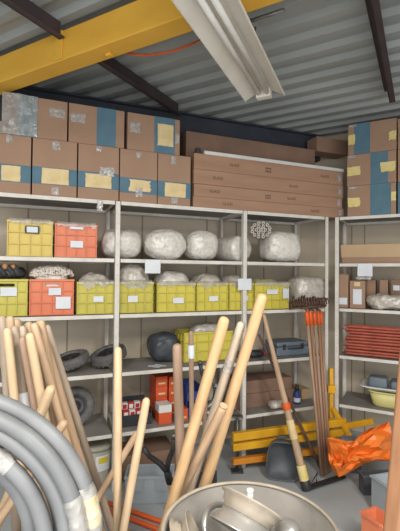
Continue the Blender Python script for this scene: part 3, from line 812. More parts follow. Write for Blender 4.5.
t0, t1 = tx(R, 364.5, 300, .10), tx(R, 408, 300, .10)
bag('large flat grey plastic bag at the front of the angled rack', R, (t0 + t1) / 2 + .01, .12, z + .001, (t1 - t0) / 2 - .012, .105, .14, 'bag_dim', .022, 9, 73, .7)
# fourth shelf: red stakes
z = ST[3]
t0 = tx(R, 342.5, 335, .05)
rnd = random.Random(3)
k = 0
names_l = ['lowest', 'second', 'third', 'fourth', 'fifth', 'sixth', 'seventh', 'eighth', 'ninth', 'topmost']
for layer in range(10):
    for c in range(2):
        r_ = .013
        L_ = .98
        y = .06 + c * .085 + rnd.uniform(-.008, .008)
        z0 = z + .019 + layer * .0285
        o0 = rnd.uniform(0, .05)
        bm = new(); tube(bm, [(0, 0, 0), (.03, 0, 0), (L_ - o0, 0, 0)], [.006, .0105, .0105], 8)
        lbl = '%s red-painted stake of the %s on the angled rack' % (names_l[layer], ['front column', 'back column'][c])
        o = obj('garden_stake', bm, 'red_stake', None, R.P(t0 + o0, y, z0), (0, rnd.uniform(-.007, .007), R.a + rnd.uniform(-.018, .018)), bevel=.003)
        tag(o, lbl, 'stake', 'red stakes stacked on the angled rack')
# fifth shelf
z = ST[4]
# cream basin with a blue-grey tray on top
xb0 = tx(R, 366, 395, .10)
def tub(name, label, cat, F, t, v, z, lx, ly, h, mt, wall=.006, taper=.8, rim=.012, rotz=0):
    th = fthing(name, label, cat, F, t, v, z, rotz)
    bm = new(); n = 40
    def loop(sx, sy, zz, p=.35): 
        return [bm.verts.new((sgn(math.cos(2 * PI * k / n), p) * sx, sgn(math.sin(2 * PI * k / n), p) * sy, zz)) for k in range(n)]
    loops = [loop(lx * taper - .02, ly * taper - .02, 0), loop(lx * taper, ly * taper, .02), loop(lx, ly, h), loop(lx - wall, ly - wall, h), loop(lx * taper - wall, ly * taper - wall, .02 + wall), loop(lx * taper - .02 - wall, ly * taper - .02 - wall, wall)]
    for a_, b_ in zip(loops, loops[1:]):
        for k in range(n): bm.faces.new((a_[k], a_[(k + 1) % n], b_[(k + 1) % n], b_[k]))
    bm.faces.new(loops[0]); bm.faces.new(loops[-1])
    obj('shell', bm, mt, th, smooth=True)
    bm = new(); ls = [loop(lx - .001, ly - .001, h - .008), loop(lx + rim, ly + rim, h - .006), loop(lx + rim, ly + rim, h + .003), loop(lx - wall, ly - wall, h + .0035)]
    for a_, b_ in zip(ls, ls[1:]):
        for k in range(n): bm.faces.new((a_[k], a_[(k + 1) % n], b_[(k + 1) % n], b_[k]))
    obj('rim', bm, mt, th, smooth=True)
    return th
tb = tub('plastic_basin', 'cream yellow plastic basin on the lowest shelf of the angled rack', 'basin', R, xb0 + .28, .22, z + .001, .26, .17, .145, 'basin', taper=.88)
bm = label_bm(-.03, .04, .045, .11, y=-.166, jag=.1, seed=3); obj('sticker', bm, 'paper', tb)
tub('shallow_tray', 'white-rimmed shallow tray resting on the cream basin', 'tray', R, xb0 + .20, .20, z + .152, .25, .16, .035, 'white_plastic', taper=.9)
for k, (dx, hh) in enumerate(((-.0, .11), (.19, .09))):
    bm = new(); blob(bm, .085, .08, hh, .006, 5, .35, 80 + k, 4, True)
    tag(obj('rubber_pad', bm, 'blue_grey', None, R.P(xb0 + .10 + dx, .19, z + .162), (0, 0, R.a)), ['left blue-grey rubber block in the shallow tray', 'right blue-grey rubber block in the shallow tray'][k], 'block')

# ------------------------------------------------------------------ floor behind
def ground(x, y): return at_z(x, y, 0)
# bucket under the lowest shelf at the left
p = L.P(-1.275, .11, 0)
th = thing('plastic_bucket', 'dusty beige lidded bucket with a yellow and white sticker under the shelf', 'bucket', (p.x, p.y + .13, 0), (0, 0, L.a))
bm = new(); lathe(bm, [(0, 0), (.125, 0), (.13, .01), (.145, .30), (.138, .30), (.125, .012), (0, .012)], 40); obj('pail', bm, 'bucket', th)
bm = new(); lathe(bm, [(0, .315), (.12, .318), (.15, .31), (.152, .285), (.147, .285), (.146, .302), (0, .303)], 40); obj('lid', bm, 'bucket', th)
bm = new(); lathe(bm, [(.1415, .13), (.1455, .25)], 14, a0=-PI / 2 - .1, a1=-PI / 2 + .75); obj('sticker', bm, 'paper', th)
bm = new(); lathe(bm, [(.1442, .19), (.1462, .235)], 14, a0=-PI / 2 + .05, a1=-PI / 2 + .6); obj('sticker_band', bm, 'yellow_sticker', th)
# cardboard and grey crate on the floor left of the spade
p = ground(146, 474)
carton('flattened brown carton under the shelves behind the spade grip', L, tx(L, 119, 450, .14), tx(L, 176, 450, .14), .14, .001, .19, .30, cm='card_dark', seams=[(.0, 1, .7, .73)])
def tote(label, loc, rz, w, dep, h, mt, name='plastic_tote'):
    th = thing(name, label, 'crate', loc, (0, 0, rz))
    bm = new(); hw = w / 2
    box(bm, -hw + .012, hw - .012, .012, dep - .012, 0, .006)
    box(bm, -hw + .008, hw - .008, .008, .014, .006, h - .02); box(bm, -hw + .008, hw - .008, dep - .014, dep - .008, .006, h - .02)
    for s in (-1, 1): box(bm, min(s * (hw - .008), s * (hw - .014)), max(s * (hw - .008), s * (hw - .014)), .014, dep - .014, .006, h - .02)
    obj('shell', bm, mt, th)
    bm = new(); box(bm, -hw, hw, 0, .016, h - .02, h); box(bm, -hw, hw, dep - .016, dep, h - .02, h); box(bm, -hw, -hw + .016, .016, dep - .016, h - .02, h); box(bm, hw - .016, hw, .016, dep - .016, h - .02, h)
    obj('rim', bm, mt, th, bevel=.003)
    bm = new()
    for q in (-.25, .25):
        bm = new()
        box(bm, q * w - .05, q * w + .05, 0, .0078, h * .45, h * .5); box(bm, q * w - .05, q * w - .044, 0, .0078, h * .5, h * .85); box(bm, q * w + .044, q * w + .05, 0, .0078, h * .5, h * .85); box(bm, q * w - .05, q * w + .05, 0, .0078, h * .85, h * .9)
        obj('rib', bm, mt, th)
    return th
p = ground(149, 505)
tote('grey plastic tote standing on the floor behind the spade', (p.x, p.y, .001), .05, .36, .20, .20, 'crate_grey')
# orange long bars on the floor
pa, pb = ground(104, 502), ground(176, 529)
for k, (a_, b_, nm) in enumerate(((at_z(108, 503, .018), at_z(182, 529, .018), 'far orange tube lying on the floor in front of the grey tote'), (at_z(104, 509, .018), at_z(176, 536, .018), 'near orange tube lying on the floor in front of the grey tote'))):
    bm = new(); tube(bm, [(0, 0, 0), b_ - a_], .016, 12); o = obj('orange_tube', bm, 'orange_paint', None, a_); tag(o, nm, 'tube')
a_, b_ = at_z(118, 527, .017), at_z(172, 552, .017)
bm = new(); tube(bm, [(0, 0, 0), b_ - a_], .015, 12); tag(obj('wooden_stick', bm, 'wood_pale', None, a_), 'pale wooden stick lying on the floor beside the orange tubes', 'stick')

# yellow trestle
def beam_between(bm, p0, p1, wy, wz, mi=0):
    p0, p1 = Vector(p0), Vector(p1); d = (p1 - p0); ln = d.length
    T = Matrix.Translation(p0) @ d.to_track_quat('X', 'Z').to_matrix().to_4x4()
    box(bm, 0, ln, -wy / 2, wy / 2, -wz / 2, wz / 2, mi, T)
th = thing('scaffold_trestle', 'yellow steel scaffold trestle with threaded legs in front of the lowest shelf', 'trestle', at_Y(240, 470, 3.2) * Vector((1, 1, 0)) if False else (at_Y(240, 437, 3.2).x, 3.2, 0))
O = Vector((th.location.x, th.location.y, 0))
A1, B1 = at_Y(232.5, 437, 3.36), at_Y(345, 421.5, 3.66)
A2, B2 = at_Y(232.5, 447, 3.36), at_Y(345, 431.5, 3.66)
A3, B3 = at_Y(232.5, 461.5, 3.36), at_Y(345, 447, 3.66)
for (a_, b_, mm, hz) in ((A1, B1, 'yellow_paint', .068), (A2, B2, 'yellow_paint', .06), (A3, B3, 'orange_bar', .05)):
    bm = new(); beam_between(bm, a_ - O, b_ - O, .05, hz); obj('crossbar', bm, mm, th, bevel=.006)
for (x, yt) in ((237.5, 417), (322, 410)):
    q = (x - 232.5) / 112.5; Yp = 3.36 + .3 * q + .045
    top = at_Y(x, yt, Yp)
    bm = new(); tube(bm, [(top.x - O.x, top.y - O.y, .012), (top.x - O.x, top.y - O.y, top.z)], .011, 10)
    for kk in range(40):
        zz = .03 + kk * (top.z - .04) / 40; 
    obj('threaded_rod', bm, 'steel', th)
    bm = new(); box(bm, top.x - O.x - .05, top.x - O.x + .05, top.y - O.y - .04, top.y - O.y + .04, 0, .012); obj('foot_plate', bm, 'steel', th)
    bm = new(); box(bm, top.x - O.x - .055, top.x - O.x + .045, top.y - O.y - .03, top.y - O.y + .03, top.z, top.z + .012); obj('head_plate', bm, 'steel', th)
pt = at_Y(331, 368, 3.73); 
bm = new(); box(bm, pt.x - O.x - .018, pt.x - O.x + .018, pt.y - O.y - .018, pt.y - O.y + .018, .0, pt.z); obj('upright', bm, 'yellow_paint', th, bevel=.004)
pk = at_Y(331, 388, 3.71); bm = new(); box(bm, pk.x - O.x - .035, pk.x - O.x + .035, pk.y - O.y - .03, pk.y - O.y + .004, pk.z - .04, pk.z + .03); obj('bracket', bm, 'yellow_paint', th, bevel=.004)
bm = new(); beam_between(bm, at_Y(333, 408, 3.69) - O, at_Y(350, 436, 3.58) - O, .03, .035); obj('diagonal_brace', bm, 'yellow_paint', th, bevel=.004)
bm = new(); beam_between(bm, at_Y(345, 426, 3.63) - O, at_Y(373, 421, 3.50) - O, .04, .05); obj('side_bar', bm, 'yellow_paint', th, bevel=.004)
# little metal hooks above the trestle
for k in range(3):
    x = 358 + 3.2 * k
    bm = new(); pts = [at_Y(x - 4, 427, 3.33), at_Y(x - 2, 417, 3.33), at_Y(x + 1, 415, 3.33), at_Y(x + 5, 421, 3.33)]
    # they hang on the side bar
p = ground(352, 452)
bm = new(); box(bm, -.085, .085, 0, .10, 0, .27); tag(obj('blue_box', bm, 'blue_grey', None, (at_Y(352, 440, 3.4).x, 3.42, .001), (0, 0, -.49), bevel=.008), 'blue-grey box standing behind the orange tarpaulin', 'box')

# long-handled rakes, heads up
rk = [(306.5, 319.5, 3.32, 0), (310, 322, 3.41, 1), (314, 324.5, 3.50, 2), (318, 327, 3.59, 3), (320.8, 329, 3.68, 4)]
nm = ['leftmost', 'second from left', 'middle', 'fourth from left', 'rightmost']
zh = 1.425
for i, (xt, xb, Yt, k) in enumerate(rk):
    top = at_Y(xt, 311, Yt); low_ = at_Y(xb, 452, 3.34 + .03 * k)
    d = (low_ - top); foot = top + d * ((0.002 - top.z) / d.z)
    th = thing('rake', '%s of the five upturned rakes leaning on the rack corner' % nm[i], 'rake', foot)
    Tp = top - foot; ax = Tp.normalized(); ln = Tp.length
    bm = new(); tube(bm, [ax * .0, ax * (ln - .12)], .0125, 10); obj('handle', bm, ['wood_brown', 'wood_red', 'wood_brown', 'wood_red', 'wood_brown'][i], th)
    bm = new(); tube(bm, [ax * (ln - .119), ax * (ln - .03), ax * ln], [.0165, .0155, .012], 12); obj('socket', bm, 'orange_paint', th)
    head = Vector((0, 0, 0))
    bm = new(); hwid = .125
    cx = [.0, .01, .0, -.015, -.02][i]
    yaw = .12
    ux = Vector((math.cos(yaw), math.sin(yaw), 0)); uy = Vector((-math.sin(yaw), math.cos(yaw), 0))
    c0 = Tp + ax * .028 + Vector(([-.02, -.03, -.045, -.06, -.07][i], 0, [.0, .022, .006, .03, .014][i]))
    ux = (ux + Vector((0, 0, [.10, -.06, .05, -.09, .03][i]))).normalized()
    tube(bm, [Tp + ax * .001, c0], .008, 8)
    tube(bm, [c0 - ux * hwid, c0 + ux * hwid], .008, 8)
    obj('head_bar', bm, 'rust', th)
    bm = new()
    for q in range(11):
        s = -hwid + 2 * hwid * q / 10
        b0 = c0 + ux * s; k_ = .6 + .5 * abs(math.sin(q * 2.3 + i))
        tube(bm, [b0, b0 - uy * .018 + ux * .010 * math.sin(q * 3.1) + Vector((0, 0, .06 * k_)), b0 - uy * .038 + ux * .014 * math.sin(q * 3.1) + Vector((0, 0, .072 * k_)), b0 - uy * .05 + ux * .004 + Vector((0, 0, .02))], [.0055, .0052, .005, .003], 6)
    obj('tines', bm, 'rust', th)

# ------------------------------------------------------------------ tools in the middle
WOODS = {}
def stick(name, label, cat, top, low, z_end, r_top, r_low, mt, group=None, endcap=None, extra=0, flare=0):
    """a turned handle from a visible top through a visible lower point down to height z_end"""
    d = low - top; end = top + d * ((z_end - top.z) / d.z)
    ln = (top - end).length; q = (top - end).to_track_quat('Z', 'Y')
    bm = new()
    zs = [0, .004] + [ln * k / 10 for k in range(1, 9)] + [ln - .10, ln - .05, ln - .018, ln - .007, ln]
    rs = []
    for z_ in zs:
        f_ = z_ / ln; r_ = r_low + (r_top - r_low) * f_
        if flare and z_ > ln - .14: r_ += flare * ((z_ - (ln - .14)) / .14)
        rs.append(r_)
    rs[0] *= .9
    rs[-3] *= .97; rs[-2] *= .86; rs[-1] *= .45
    tube(bm, [(0, 0, z_) for z_ in zs], rs, 16)
    o = obj(name, bm, mt, None, end); o.rotation_mode = 'QUATERNION'; o.rotation_quaternion = q
    return tag(o, label, cat, group), end, ln
# key: (xt,yt, xl,yl, w_px_top, w_px_low, Yt, Yl)
HD = {
'l0': (2,316, 7,390, 8,8, 1.62,1.55),
'l1': (7,328, 13,385, 8.5,9, 1.40,1.40),
'l2': (9.5,316, 20,420, 8.5,9, 1.58,1.5),
'l3': (13.8,326, 22,385, 9,9, 1.45,1.45),
'l4': (16.5,319, 29,405, 8.5,9, 1.62,1.55),
'l5': (22.6,337, 34,399, 8.5,9, 1.40,1.42),
'l6': (21.5,326, 40,420, 8,8.5, 1.55,1.5),
'l7': (29.3,333, 41,397, 9,9.5, 1.42,1.45),
'l8': (28,322, 48,420, 8.5,9, 1.66,1.55),
'l9': (33.5,323, 66,440, 8.5,9, 1.60,1.52),
'l10': (39.7,320, 56,413, 10,9.5, 1.55,1.5),
'l11': (46.5,325, 109,520, 7,8.5, 1.68,1.7),
'l12': (44,338, 97,518, 8.5,9, 1.60,1.6),
'o1': (52,386, 20,467, 10,10, 1.34,1.30),
'o2': (65.5,421, 26,480, 9,9, 1.32,1.32),
'A': (118,347, 117.5,531, 8,9.3, 1.50,1.42),
'B': (146.8,398, 123,531, 8.2,8.2, 1.42,1.42),
'C': (137.5,432, 84,522, 6.5,7.5, 1.62,1.50),
'm4': (177,344, 180,445, 9.5,9.5, 1.75,1.8),
'm5': (191,331, 192,440, 5,5, 2.3,2.4),
'm6': (225,317, 173,500, 11,12, 1.50,1.60),
'm7': (242,322, 196,470, 9,9.5, 1.62,1.72),
'm8': (263,294, 206,482, 11,12.5, 1.55,1.68),
'm9': (223.5,406, 177,500, 9.5,10.5, 1.48,1.55),
}
HY = {'l0': (1.616, 1.559), 'l1': (1.400, 1.400), 'l2': (1.499, 1.522), 'l3': (1.450, 1.450), 'l4': (1.600, 1.580), 'l5': (1.400, 1.420), 'l6': (1.546, 1.557), 'l7': (1.380, 1.397), 'l8': (1.685, 1.680), 'l9': (1.484, 1.494), 'l10': (1.529, 1.553), 'l11': (1.652, 1.705), 'l12': (1.600, 1.600), 'o1': (1.337, 1.353), 'o2': (1.320, 1.320), 'A': (1.499, 1.469), 'B': (1.420, 1.420), 'C': (1.626, 1.541), 'm4': (1.750, 1.800), 'm5': (2.300, 2.400), 'm6': (1.500, 1.600), 'm7': (1.620, 1.720), 'm8': (1.550, 1.680), 'm9': (1.534, 1.690)}
HL = {
'l0': ('wood_grey', 'greyish handle at the outermost left of the leaning bundle'),
'l1': ('wood_pale', 'pale handle at the front left of the leaning bundle, nearest the photo edge'),
'l2': ('wood_tan', 'tall tan handle at the left rear of the leaning bundle'),
'l3': ('wood_grey', 'greyish brown handle with white paper wrap in the leaning bundle'),
'l4': ('wood_tan', 'tan handle behind the paper-wrapped one in the leaning bundle'),
'l5': ('wood_brown', 'brown handle with the lowest top in the front of the leaning bundle'),
'l6': ('wood_white', 'bleached handle at the rear, just left of the bundle middle'),
'l7': ('wood_pale', 'pale handle in the front middle of the leaning bundle'),
'l8': ('wood_pale', 'pale handle at the rear middle of the leaning bundle'),
'l9': ('wood_tan', 'tan handle squeezed beside the thick one in the leaning bundle'),
'l10': ('wood_tan', 'thick tan handle with the highest top at the right of the bundle'),
'l11': ('wood_grey', 'thin grey rod forming the right edge of the leaning bundle'),
'l12': ('wood_tan', 'tan handle just left of the thin grey rod'),
'o1': ('wood_pale', 'pale handle sloping the other way across the bundle, behind the grey hose'),
'o2': ('wood_tan', 'shorter tan handle sloping the other way, low behind the grey hose'),
'A': ('wood_pale', 'pale upright handle standing in front of the left white post'),
'B': ('wood_pale', 'pale handle with a rounded tip below the black bin, leaning left'),
'C': ('wood_tan', 'slim tan stick sloping down left behind the pale upright handle'),
'm4': ('wood_brown', 'brown upright handle with a worn top in front of the orange cartons'),
'm5': ('wood_brown', 'thin brown stick with a taped top before the single yellow crate'),
'm6': ('wood_honey', 'thick honey-coloured handle leaning over the yellow crate, left of three'),
'm7': ('wood_white', 'bleached whitish handle in the middle of the three tall leaning ones'),
'm8': ('wood_honey', 'tallest honey-coloured handle, reaching above the middle shelf'),
'm9': ('wood_tan', 'shorter tan handle with its cut end facing the camera, beside the drum'),
}
for k, h in HD.items():
    Yt, Yl = HY[k]
    mt, lab = HL[k]
    top, low = at_Y(h[0], h[1], Yt), at_Y(h[2], h[3], Yl)
    o, end, ln = stick('wooden_pole', lab, 'wooden pole', top, low, .003, h[4] * Yt / 800, h[5] * Yl / 800, mt,
          'wooden handles leaning in the left bundle' if k[0] == 'l' else None)
    r_ = h[4] * Yt / 800
    def sleeve(nm, a, b, mm, k_=1.06):
        bm = new(); lathe(bm, [(r_ * k_, a), (r_ * k_ + .0015, a + .005), (r_ * k_ + .001, (a + b) / 2), (r_ * k_ + .0015, b)], 16)
        for q in bm.verts: q.co.x += noise.noise(q.co * 60) * .0015
        obj(nm, bm, mm, o)
    if k == 'l3': sleeve('paper_wrap', ln - .33, ln - .24, 'paper', 1.12)
    if k == 'm5': sleeve('tape_wrap', ln - .16, ln - .08, 'paper', 1.25)
    if k == 'm7': sleeve('tape_wrap', ln - .22, ln - .16, 'tape', 1.1)
    if k == 'm9':
        bm = new(); tube(bm, [(0, 0, ln - .001), (0, 0, ln + .0035)], [r_ * .9, r_ * .86], 18); obj('cut_end', bm, 'wood_pale', o)

# spades with Y grips
def spade(label, jx, jy, Y, lx, ly, Yl, gw, gh, zb, sh='wood_honey'):
    J = at_Y(jx, jy, Y); Lw = at_Y(lx, ly, Yl); d = Lw - J; foot = J + d * ((zb - J.z) / d.z)
    th = thing('spade', label, 'spade', foot); Jl = J - foot; ax = Jl.normalized()
    ux = Vector((1, .15, 0)); ux = (ux - ax * ux.dot(ax)).normalized()
    bm = new(); tube(bm, [ax * .30, Jl - ax * .06, Jl - ax * .02], [.019, .017, .015], 14); obj('shaft', bm, sh, th)
    bm = new(); tube(bm, [Jl - ax * .075, Jl - ax * .02, Jl + ax * .005], [.0205, .018, .013], 14)
    for s in (-1, 1):
        pts = [Jl - ax * .01, Jl + ax * gh * .25 + ux * s * gw * .25, Jl + ax * gh * .6 + ux * s * gw * .75, Jl + ax * gh + ux * s * gw]
        tube(bm, pts, [.015, .0145, .013, .014], 10)
    obj('yoke', bm, 'dark_steel', th)
    for s in (-1, 1):
        bm = new(); e_ = Jl + ax * gh + ux * s * gw; tube(bm, [e_ - ax * .012, e_ + ax * .004, e_ + ax * .012], [.0165, .0165, .010], 12); obj('knob', bm, 'steel', th)
    bm = new()
    wv = ax.cross(ux)
    prof = [(-.09, .30), (.09, .30), (.095, .12), (.07, .03), (0, .0), (-.07, .03), (-.095, .12)]
    a_ = [bm.verts.new(ax * z_ + ux * x_ + wv * .004) for x_, z_ in prof]; b_ = [bm.verts.new(ax * z_ + ux * x_ - wv * .004) for x_, z_ in prof]
    bm.faces.new(a_); bm.faces.new(b_[::-1])
    for i in range(7): bm.faces.new((a_[i], a_[(i + 1) % 7], b_[(i + 1) % 7], b_[i]))
    obj('blade', bm, 'dark_steel', th)
    return th
spade('spade with a dark steel forked grip standing left of the metal drum', 166.5, 470, 2.06, 175, 499, 2.1, .083, .175, .003)
spade('second spade with a slim dark forked grip behind the leaning handles', 205.5, 384, 2.75, 204.5, 440, 2.78, .040, .15, .003, 'wood_brown')

# hoe and steel pole leaning on the rack
top, low = at_Y(263.5, 314, 3.42), at_Y(305.5, 484, 3.13)
o, end, ln = stick('hoe_handle', None, None, top, low, .012, .016, .033, 'wood_tan')
th = thing('hoe', 'long wooden hoe with an orange ring, its dark blade flat on the floor', 'hoe', end)
o.name = 'handle'; o.parent = th; o.location = (0, 0, 0)
def band(a, b, r1, r2, nm, mm):
    bm = new(); lathe(bm, [(r1 * .95, a), (r1, a + .004), (r2, b - .004), (r2 * .95, b)], 20); obj(nm, bm, mm, o)
band(ln * .43, ln * .47, .034, .036, 'orange_ring', 'orange_paint')
band(ln * .27, ln * .375, .033, .031, 'tape_wrap', 'cream_label')
band(ln * .05, ln * .13, .0365, .036, 'lower_tape', 'yellow_label')
band(0.002, ln * .05, .040, .037, 'ferrule', 'dark_steel')
tip = ground(344, 479); 
bm = new(); beam_between(bm, Vector((0, 0, .014)), Vector((tip.x - end.x, tip.y - end.y, .012)), .055, .012); obj('blade', bm, 'dark_steel', th, bevel=.003)
bm = new(); q0 = at_z(320, 458, .12) - end; tube(bm, [(.02, 0, .02), (q0.x * .6, q0.y * .4, .07), (.10, .09, .012)], .005, 8); obj('brace_wire', bm, 'dark_steel', th)
# dark cloth sleeve hung on the hoe is the black container behind
top, low = at_Y(258.5, 334, 3.44), at_Y(318, 463, 3.47)
o2, end2, ln2 = stick('steel_pole', 'slim dark metal pole crossing behind the hoe, leaning on the rack', 'pole', top, low, .004, .011, .013, 'rust')
# black plastic container on its side
p = ground(285, 482)
th = thing('plastic_canister', 'dark cut-open plastic canister lying on the floor beside the hoe', 'canister', (p.x - .01, p.y + .02, .001), (0, 0, -.25))
bm = new()
n = 36
def sec(y, k, zs=1.0, wall=0):
    out = []
    for i in range(n):
        a_ = 2 * PI * i / n
        x = sgn(math.cos(a_), .45) * (.135 * k - wall); z = sgn(math.sin(a_), .45) * (.155 * k * zs - wall) + .155 * zs
        x += (z - .14) * .12
        out.append(bm.verts.new((x, y, max(0, z))))
    return out
ls = [sec(.02, .95), sec(-.02, 1.0), sec(-.005, 1.0, 1, .008), sec(.085, .9, .95, .012)]
outer = [sec(-.02, 1.0), sec(.0, 1.02), sec(.04, 1.0), sec(.09, .92), sec(.11, .8)]
chain = [ls[3], ls[2], outer[0], outer[1], outer[2], outer[3], outer[4]]
bmesh.ops.delete(bm, geom=ls[0] + ls[1], context='VERTS')
for a_, b_ in zip(chain, chain[1:]):
    for i in range(n): bm.faces.new((a_[i], a_[(i + 1) % n], b_[(i + 1) % n], b_[i]))
bm.faces.new(chain[0]); bm.faces.new(chain[-1])
obj('shell', bm, 'dark_grey', th, smooth=True)
bm = new(); tube(bm, [(-.05, .04, .285), (-.04, .04, .312), (.06, .04, .322), (.075, .04, .295)], .012, 10); obj('grip', bm, 'dark_grey', th, loc=(0, 0, .018))

# orange tarpaulin
poly = [(327, 438), (334, 437), (342, 440), (350, 442), (357, 440), (362, 433), (370, 428), (380, 425), (389, 421), (391, 430), (393, 446), (392.5, 458), (389, 462), (380, 460), (372, 461), (364, 464), (354, 470), (345, 475), (339, 477.5), (334, 472), (329, 462)]
cx_, cy_ = 347, 455
NB, NR = 84, 18
pts = []
per = [math.dist(poly[i], poly[(i + 1) % len(poly)]) for i in range(len(poly))]; tot = sum(per)
for k in range(NB):
    s = tot * k / NB; i = 0
    while s > per[i]: s -= per[i]; i += 1
    f_ = s / per[i]; a_, b_ = poly[i], poly[(i + 1) % len(poly)]
    pts.append((a_[0] + (b_[0] - a_[0]) * f_, a_[1] + (b_[1] - a_[1]) * f_))
rnd = random.Random(21)
def tarp_pt(x, y, s, side):
    Y0 = 3.17 + (478 - y) * .0016
    q = Vector((x * .036 + y * .02, y * .05 - x * .012, 0))
    fold = (.45 - abs(noise.noise(q + Vector((2.2, 7.1, side))))) * .16
    Yy = Y0 - side * math.sqrt(max(0, 1 - s * s)) * .09 - (fold + rnd.uniform(-.030, .030) * (1 if s < .99 else .2) if side > 0 else -.01)
    p = at_Y(x, y, Yy)
    p.z = max(p.z, .004); return p
bm = new(); allr = []
NB2, NR2 = 30, 6
for side in (1, -1):
    rings = []
    for r_ in range(1, NR2 + 1):
        s = r_ / NR2
        if side == -1 and r_ == NR2: rings.append(allr[0][-1]); continue
        ring = []
        for k in range(NB2):
            px, py = pts[(k * NB) // NB2]
            jx, jy = (rnd.uniform(-2, 2), rnd.uniform(-1.5, 1.5)) if s < .99 else (0, 0)
            ring.append(bm.verts.new(tarp_pt(cx_ + (px - cx_) * s + jx, cy_ + (py - cy_) * s + jy, s, side)))
        rings.append(ring)
    c_ = bm.verts.new(tarp_pt(cx_, cy_, 0, side))
    for k in range(NB2): bm.faces.new((c_, rings[0][k], rings[0][(k + 1) % NB2]))
    for a_, b_ in zip(rings, rings[1:]):
        for k in range(NB2):
            k1 = (k + 1) % NB2
            if (k + len(a_)) % 2: bm.faces.new((a_[k], b_[k], b_[k1])); bm.faces.new((a_[k], b_[k1], a_[k1]))
            else: bm.faces.new((a_[k], b_[k], a_[k1])); bm.faces.new((b_[k], b_[k1], a_[k1]))
    allr.append(rings)
tag(obj('tarpaulin', bm, 'tarp', bevel=.012, seg=3), 'crumpled bright orange tarpaulin heaped on the floor at the right', 'tarpaulin')

# bins on the floor at the right
p = ground(372, 496)
tote('dark grey plastic tub partly under the orange tarpaulin', (p.x + .06, p.y, .001), .05, .26, .10, .15, 'dark_grey')
def picking_bin(label, loc, rz, w, dep, h, mt, inner=None):
    th = thing('picking_bin', label, 'bin', loc, (0, 0, rz)); k = .008
    bm = new()
    box(bm, -w / 2, w / 2, 0, dep, 0, k); box(bm, -w / 2 + k, w / 2 - k, dep - k, dep, k, h); box(bm, -w / 2 + k, w / 2 - k, 0, k, k, h * .42)
    for s in (-1, 1):
        prof = [(0, k), (dep, k), (dep, h), (dep * .42, h), (.0, h * .5)]
        x0, x1 = (-w / 2, -w / 2 + k) if s < 0 else (w / 2 - k, w / 2)
        A = [bm.verts.new((x0, y, z_)) for y, z_ in prof]; B = [bm.verts.new((x1, y, z_)) for y, z_ in prof]
        bm.faces.new(A); bm.faces.new(B[::-1])
        for i in range(5): bm.faces.new((A[i], A[(i + 1) % 5], B[(i + 1) % 5], B[i]))
    obj('shell', bm, mt, th)
    bm = new()
    for s in (-1, 1): box(bm, min(s * w / 2, s * (w / 2 + .01)), max(s * w / 2, s * (w / 2 + .01)), dep * .42, dep, h - .012, h)
    box(bm, -w / 2 - .01, w / 2 + .01, dep, dep + .01, h - .012, h)
    obj('rim', bm, mt, th, bevel=.002)
    return th
p = ground(400, 528)
picking_bin('light grey open-front bin behind the wooden post at the right edge', (p.x + .08, p.y - .03, .001), .3, .22, .27, .245, 'crate_grey')
p = ground(384, 566)
picking_bin('orange open-front bin at the bottom right beside the wooden post', (p.x + .065, p.y - .10, .001), .45, .12, .24, .255, 'crate_orange')
# post at the right edge
top, low = at_Y(409.5, 345, 1.18), at_Y(393, 531, 1.10)
bm = new(); d = low - top; foot = top + d * ((.002 - top.z) / d.z)
q = (top - foot).to_track_quat('Z', 'Y'); ln = (top - foot).length
hw_ = 8.2 * 1.1 / 400
box(bm, -hw_, hw_, -hw_ * .7, hw_ * .7, 0, ln)
o = obj('wooden_post', bm, 'wood_post', None, foot, bevel=.008, seg=3); o.rotation_mode = 'QUATERNION'; o.rotation_quaternion = q
tag(o, 'reddish wooden post close to the camera at the bottom right edge', 'post')

# ------------------------------------------------------------------ drum of wheel rims
DX, DY, DR, DH = .170, 1.325, .284, .843
th = thing('metal_drum', 'open beige metal drum full of small wheel rims in the foreground', 'drum', (DX, DY, 0))
bm = new()
lathe(bm, [(0, 0), (DR - .004, 0), (DR, .006), (DR, .28), (DR + .006, .29), (DR, .30), (DR, .56), (DR + .006, .57), (DR, .58), (DR, DH - .004), (DR - .003, DH - .004), (DR - .004, .52), (0, .52)], 96)
obj('shell', bm, 'drum', th)
bm = new(); lathe(bm, [(DR - .006, DH - .006), (DR + .003, DH - .008), (DR + .006, DH - .002), (DR + .003, DH + .004), (DR - .004, DH + .004), (DR - .008, DH)], 96, closed=True); obj('rolled_rim', bm, 'rim_cream', th)
def rim(label, px, py, Y, axis, Rr, w, m1, m2, disc=True, name='wheel_rim'):
    c = at_Y(px, py, Y); ax = Vector(axis).normalized()
    th = thing(name, label, 'wheel rim', c); th.rotation_mode = 'QUATERNION'; th.rotation_quaternion = ax.to_track_quat('Z', 'Y')
    t_ = .003
    for s, mm, nm in ((1, m1, 'outer_half'), (-1, m2, 'inner_half')):
        pr = [(Rr, s * w * .5), (Rr - .003, s * w * .44), (Rr - .014, s * w * .40), (Rr - .017, s * w * .22), (Rr - .026, s * w * .16), (Rr - .028, s * .0005)]
        pr2 = [(r_ - t_, z_ ) for r_, z_ in pr][::-1]
        bm = new(); lathe(bm, pr + pr2, 56, closed=True); obj(nm, bm, mm, th)
    if disc:
        bm = new(); lathe(bm, [(Rr * .30, .014), (Rr * .34, .004), (Rr - .033, .004), (Rr - .033, -.002), (Rr * .30, -.002)], 40, closed=True); obj('disc', bm, m2, th)
        bm = new(); lathe(bm, [(Rr * .28, -.03), (Rr * .28, .03), (Rr * .2, .03), (Rr * .2, -.03)], 28, closed=True); obj('hub', bm, m2, th)
    return th
rim('large wheel rim tilted on top of the drum, cream above and silver below', 246, 518, 1.36, (-.42, -.46, -.72), .112, .10, 'rim_silver', 'rim_cream')
rim('cream wheel rim standing on edge against the left wall of the drum', 188, 541, 1.36, (.90, .05, .42), .085, .06, 'rim_cream', 'rim_cream', disc=False)
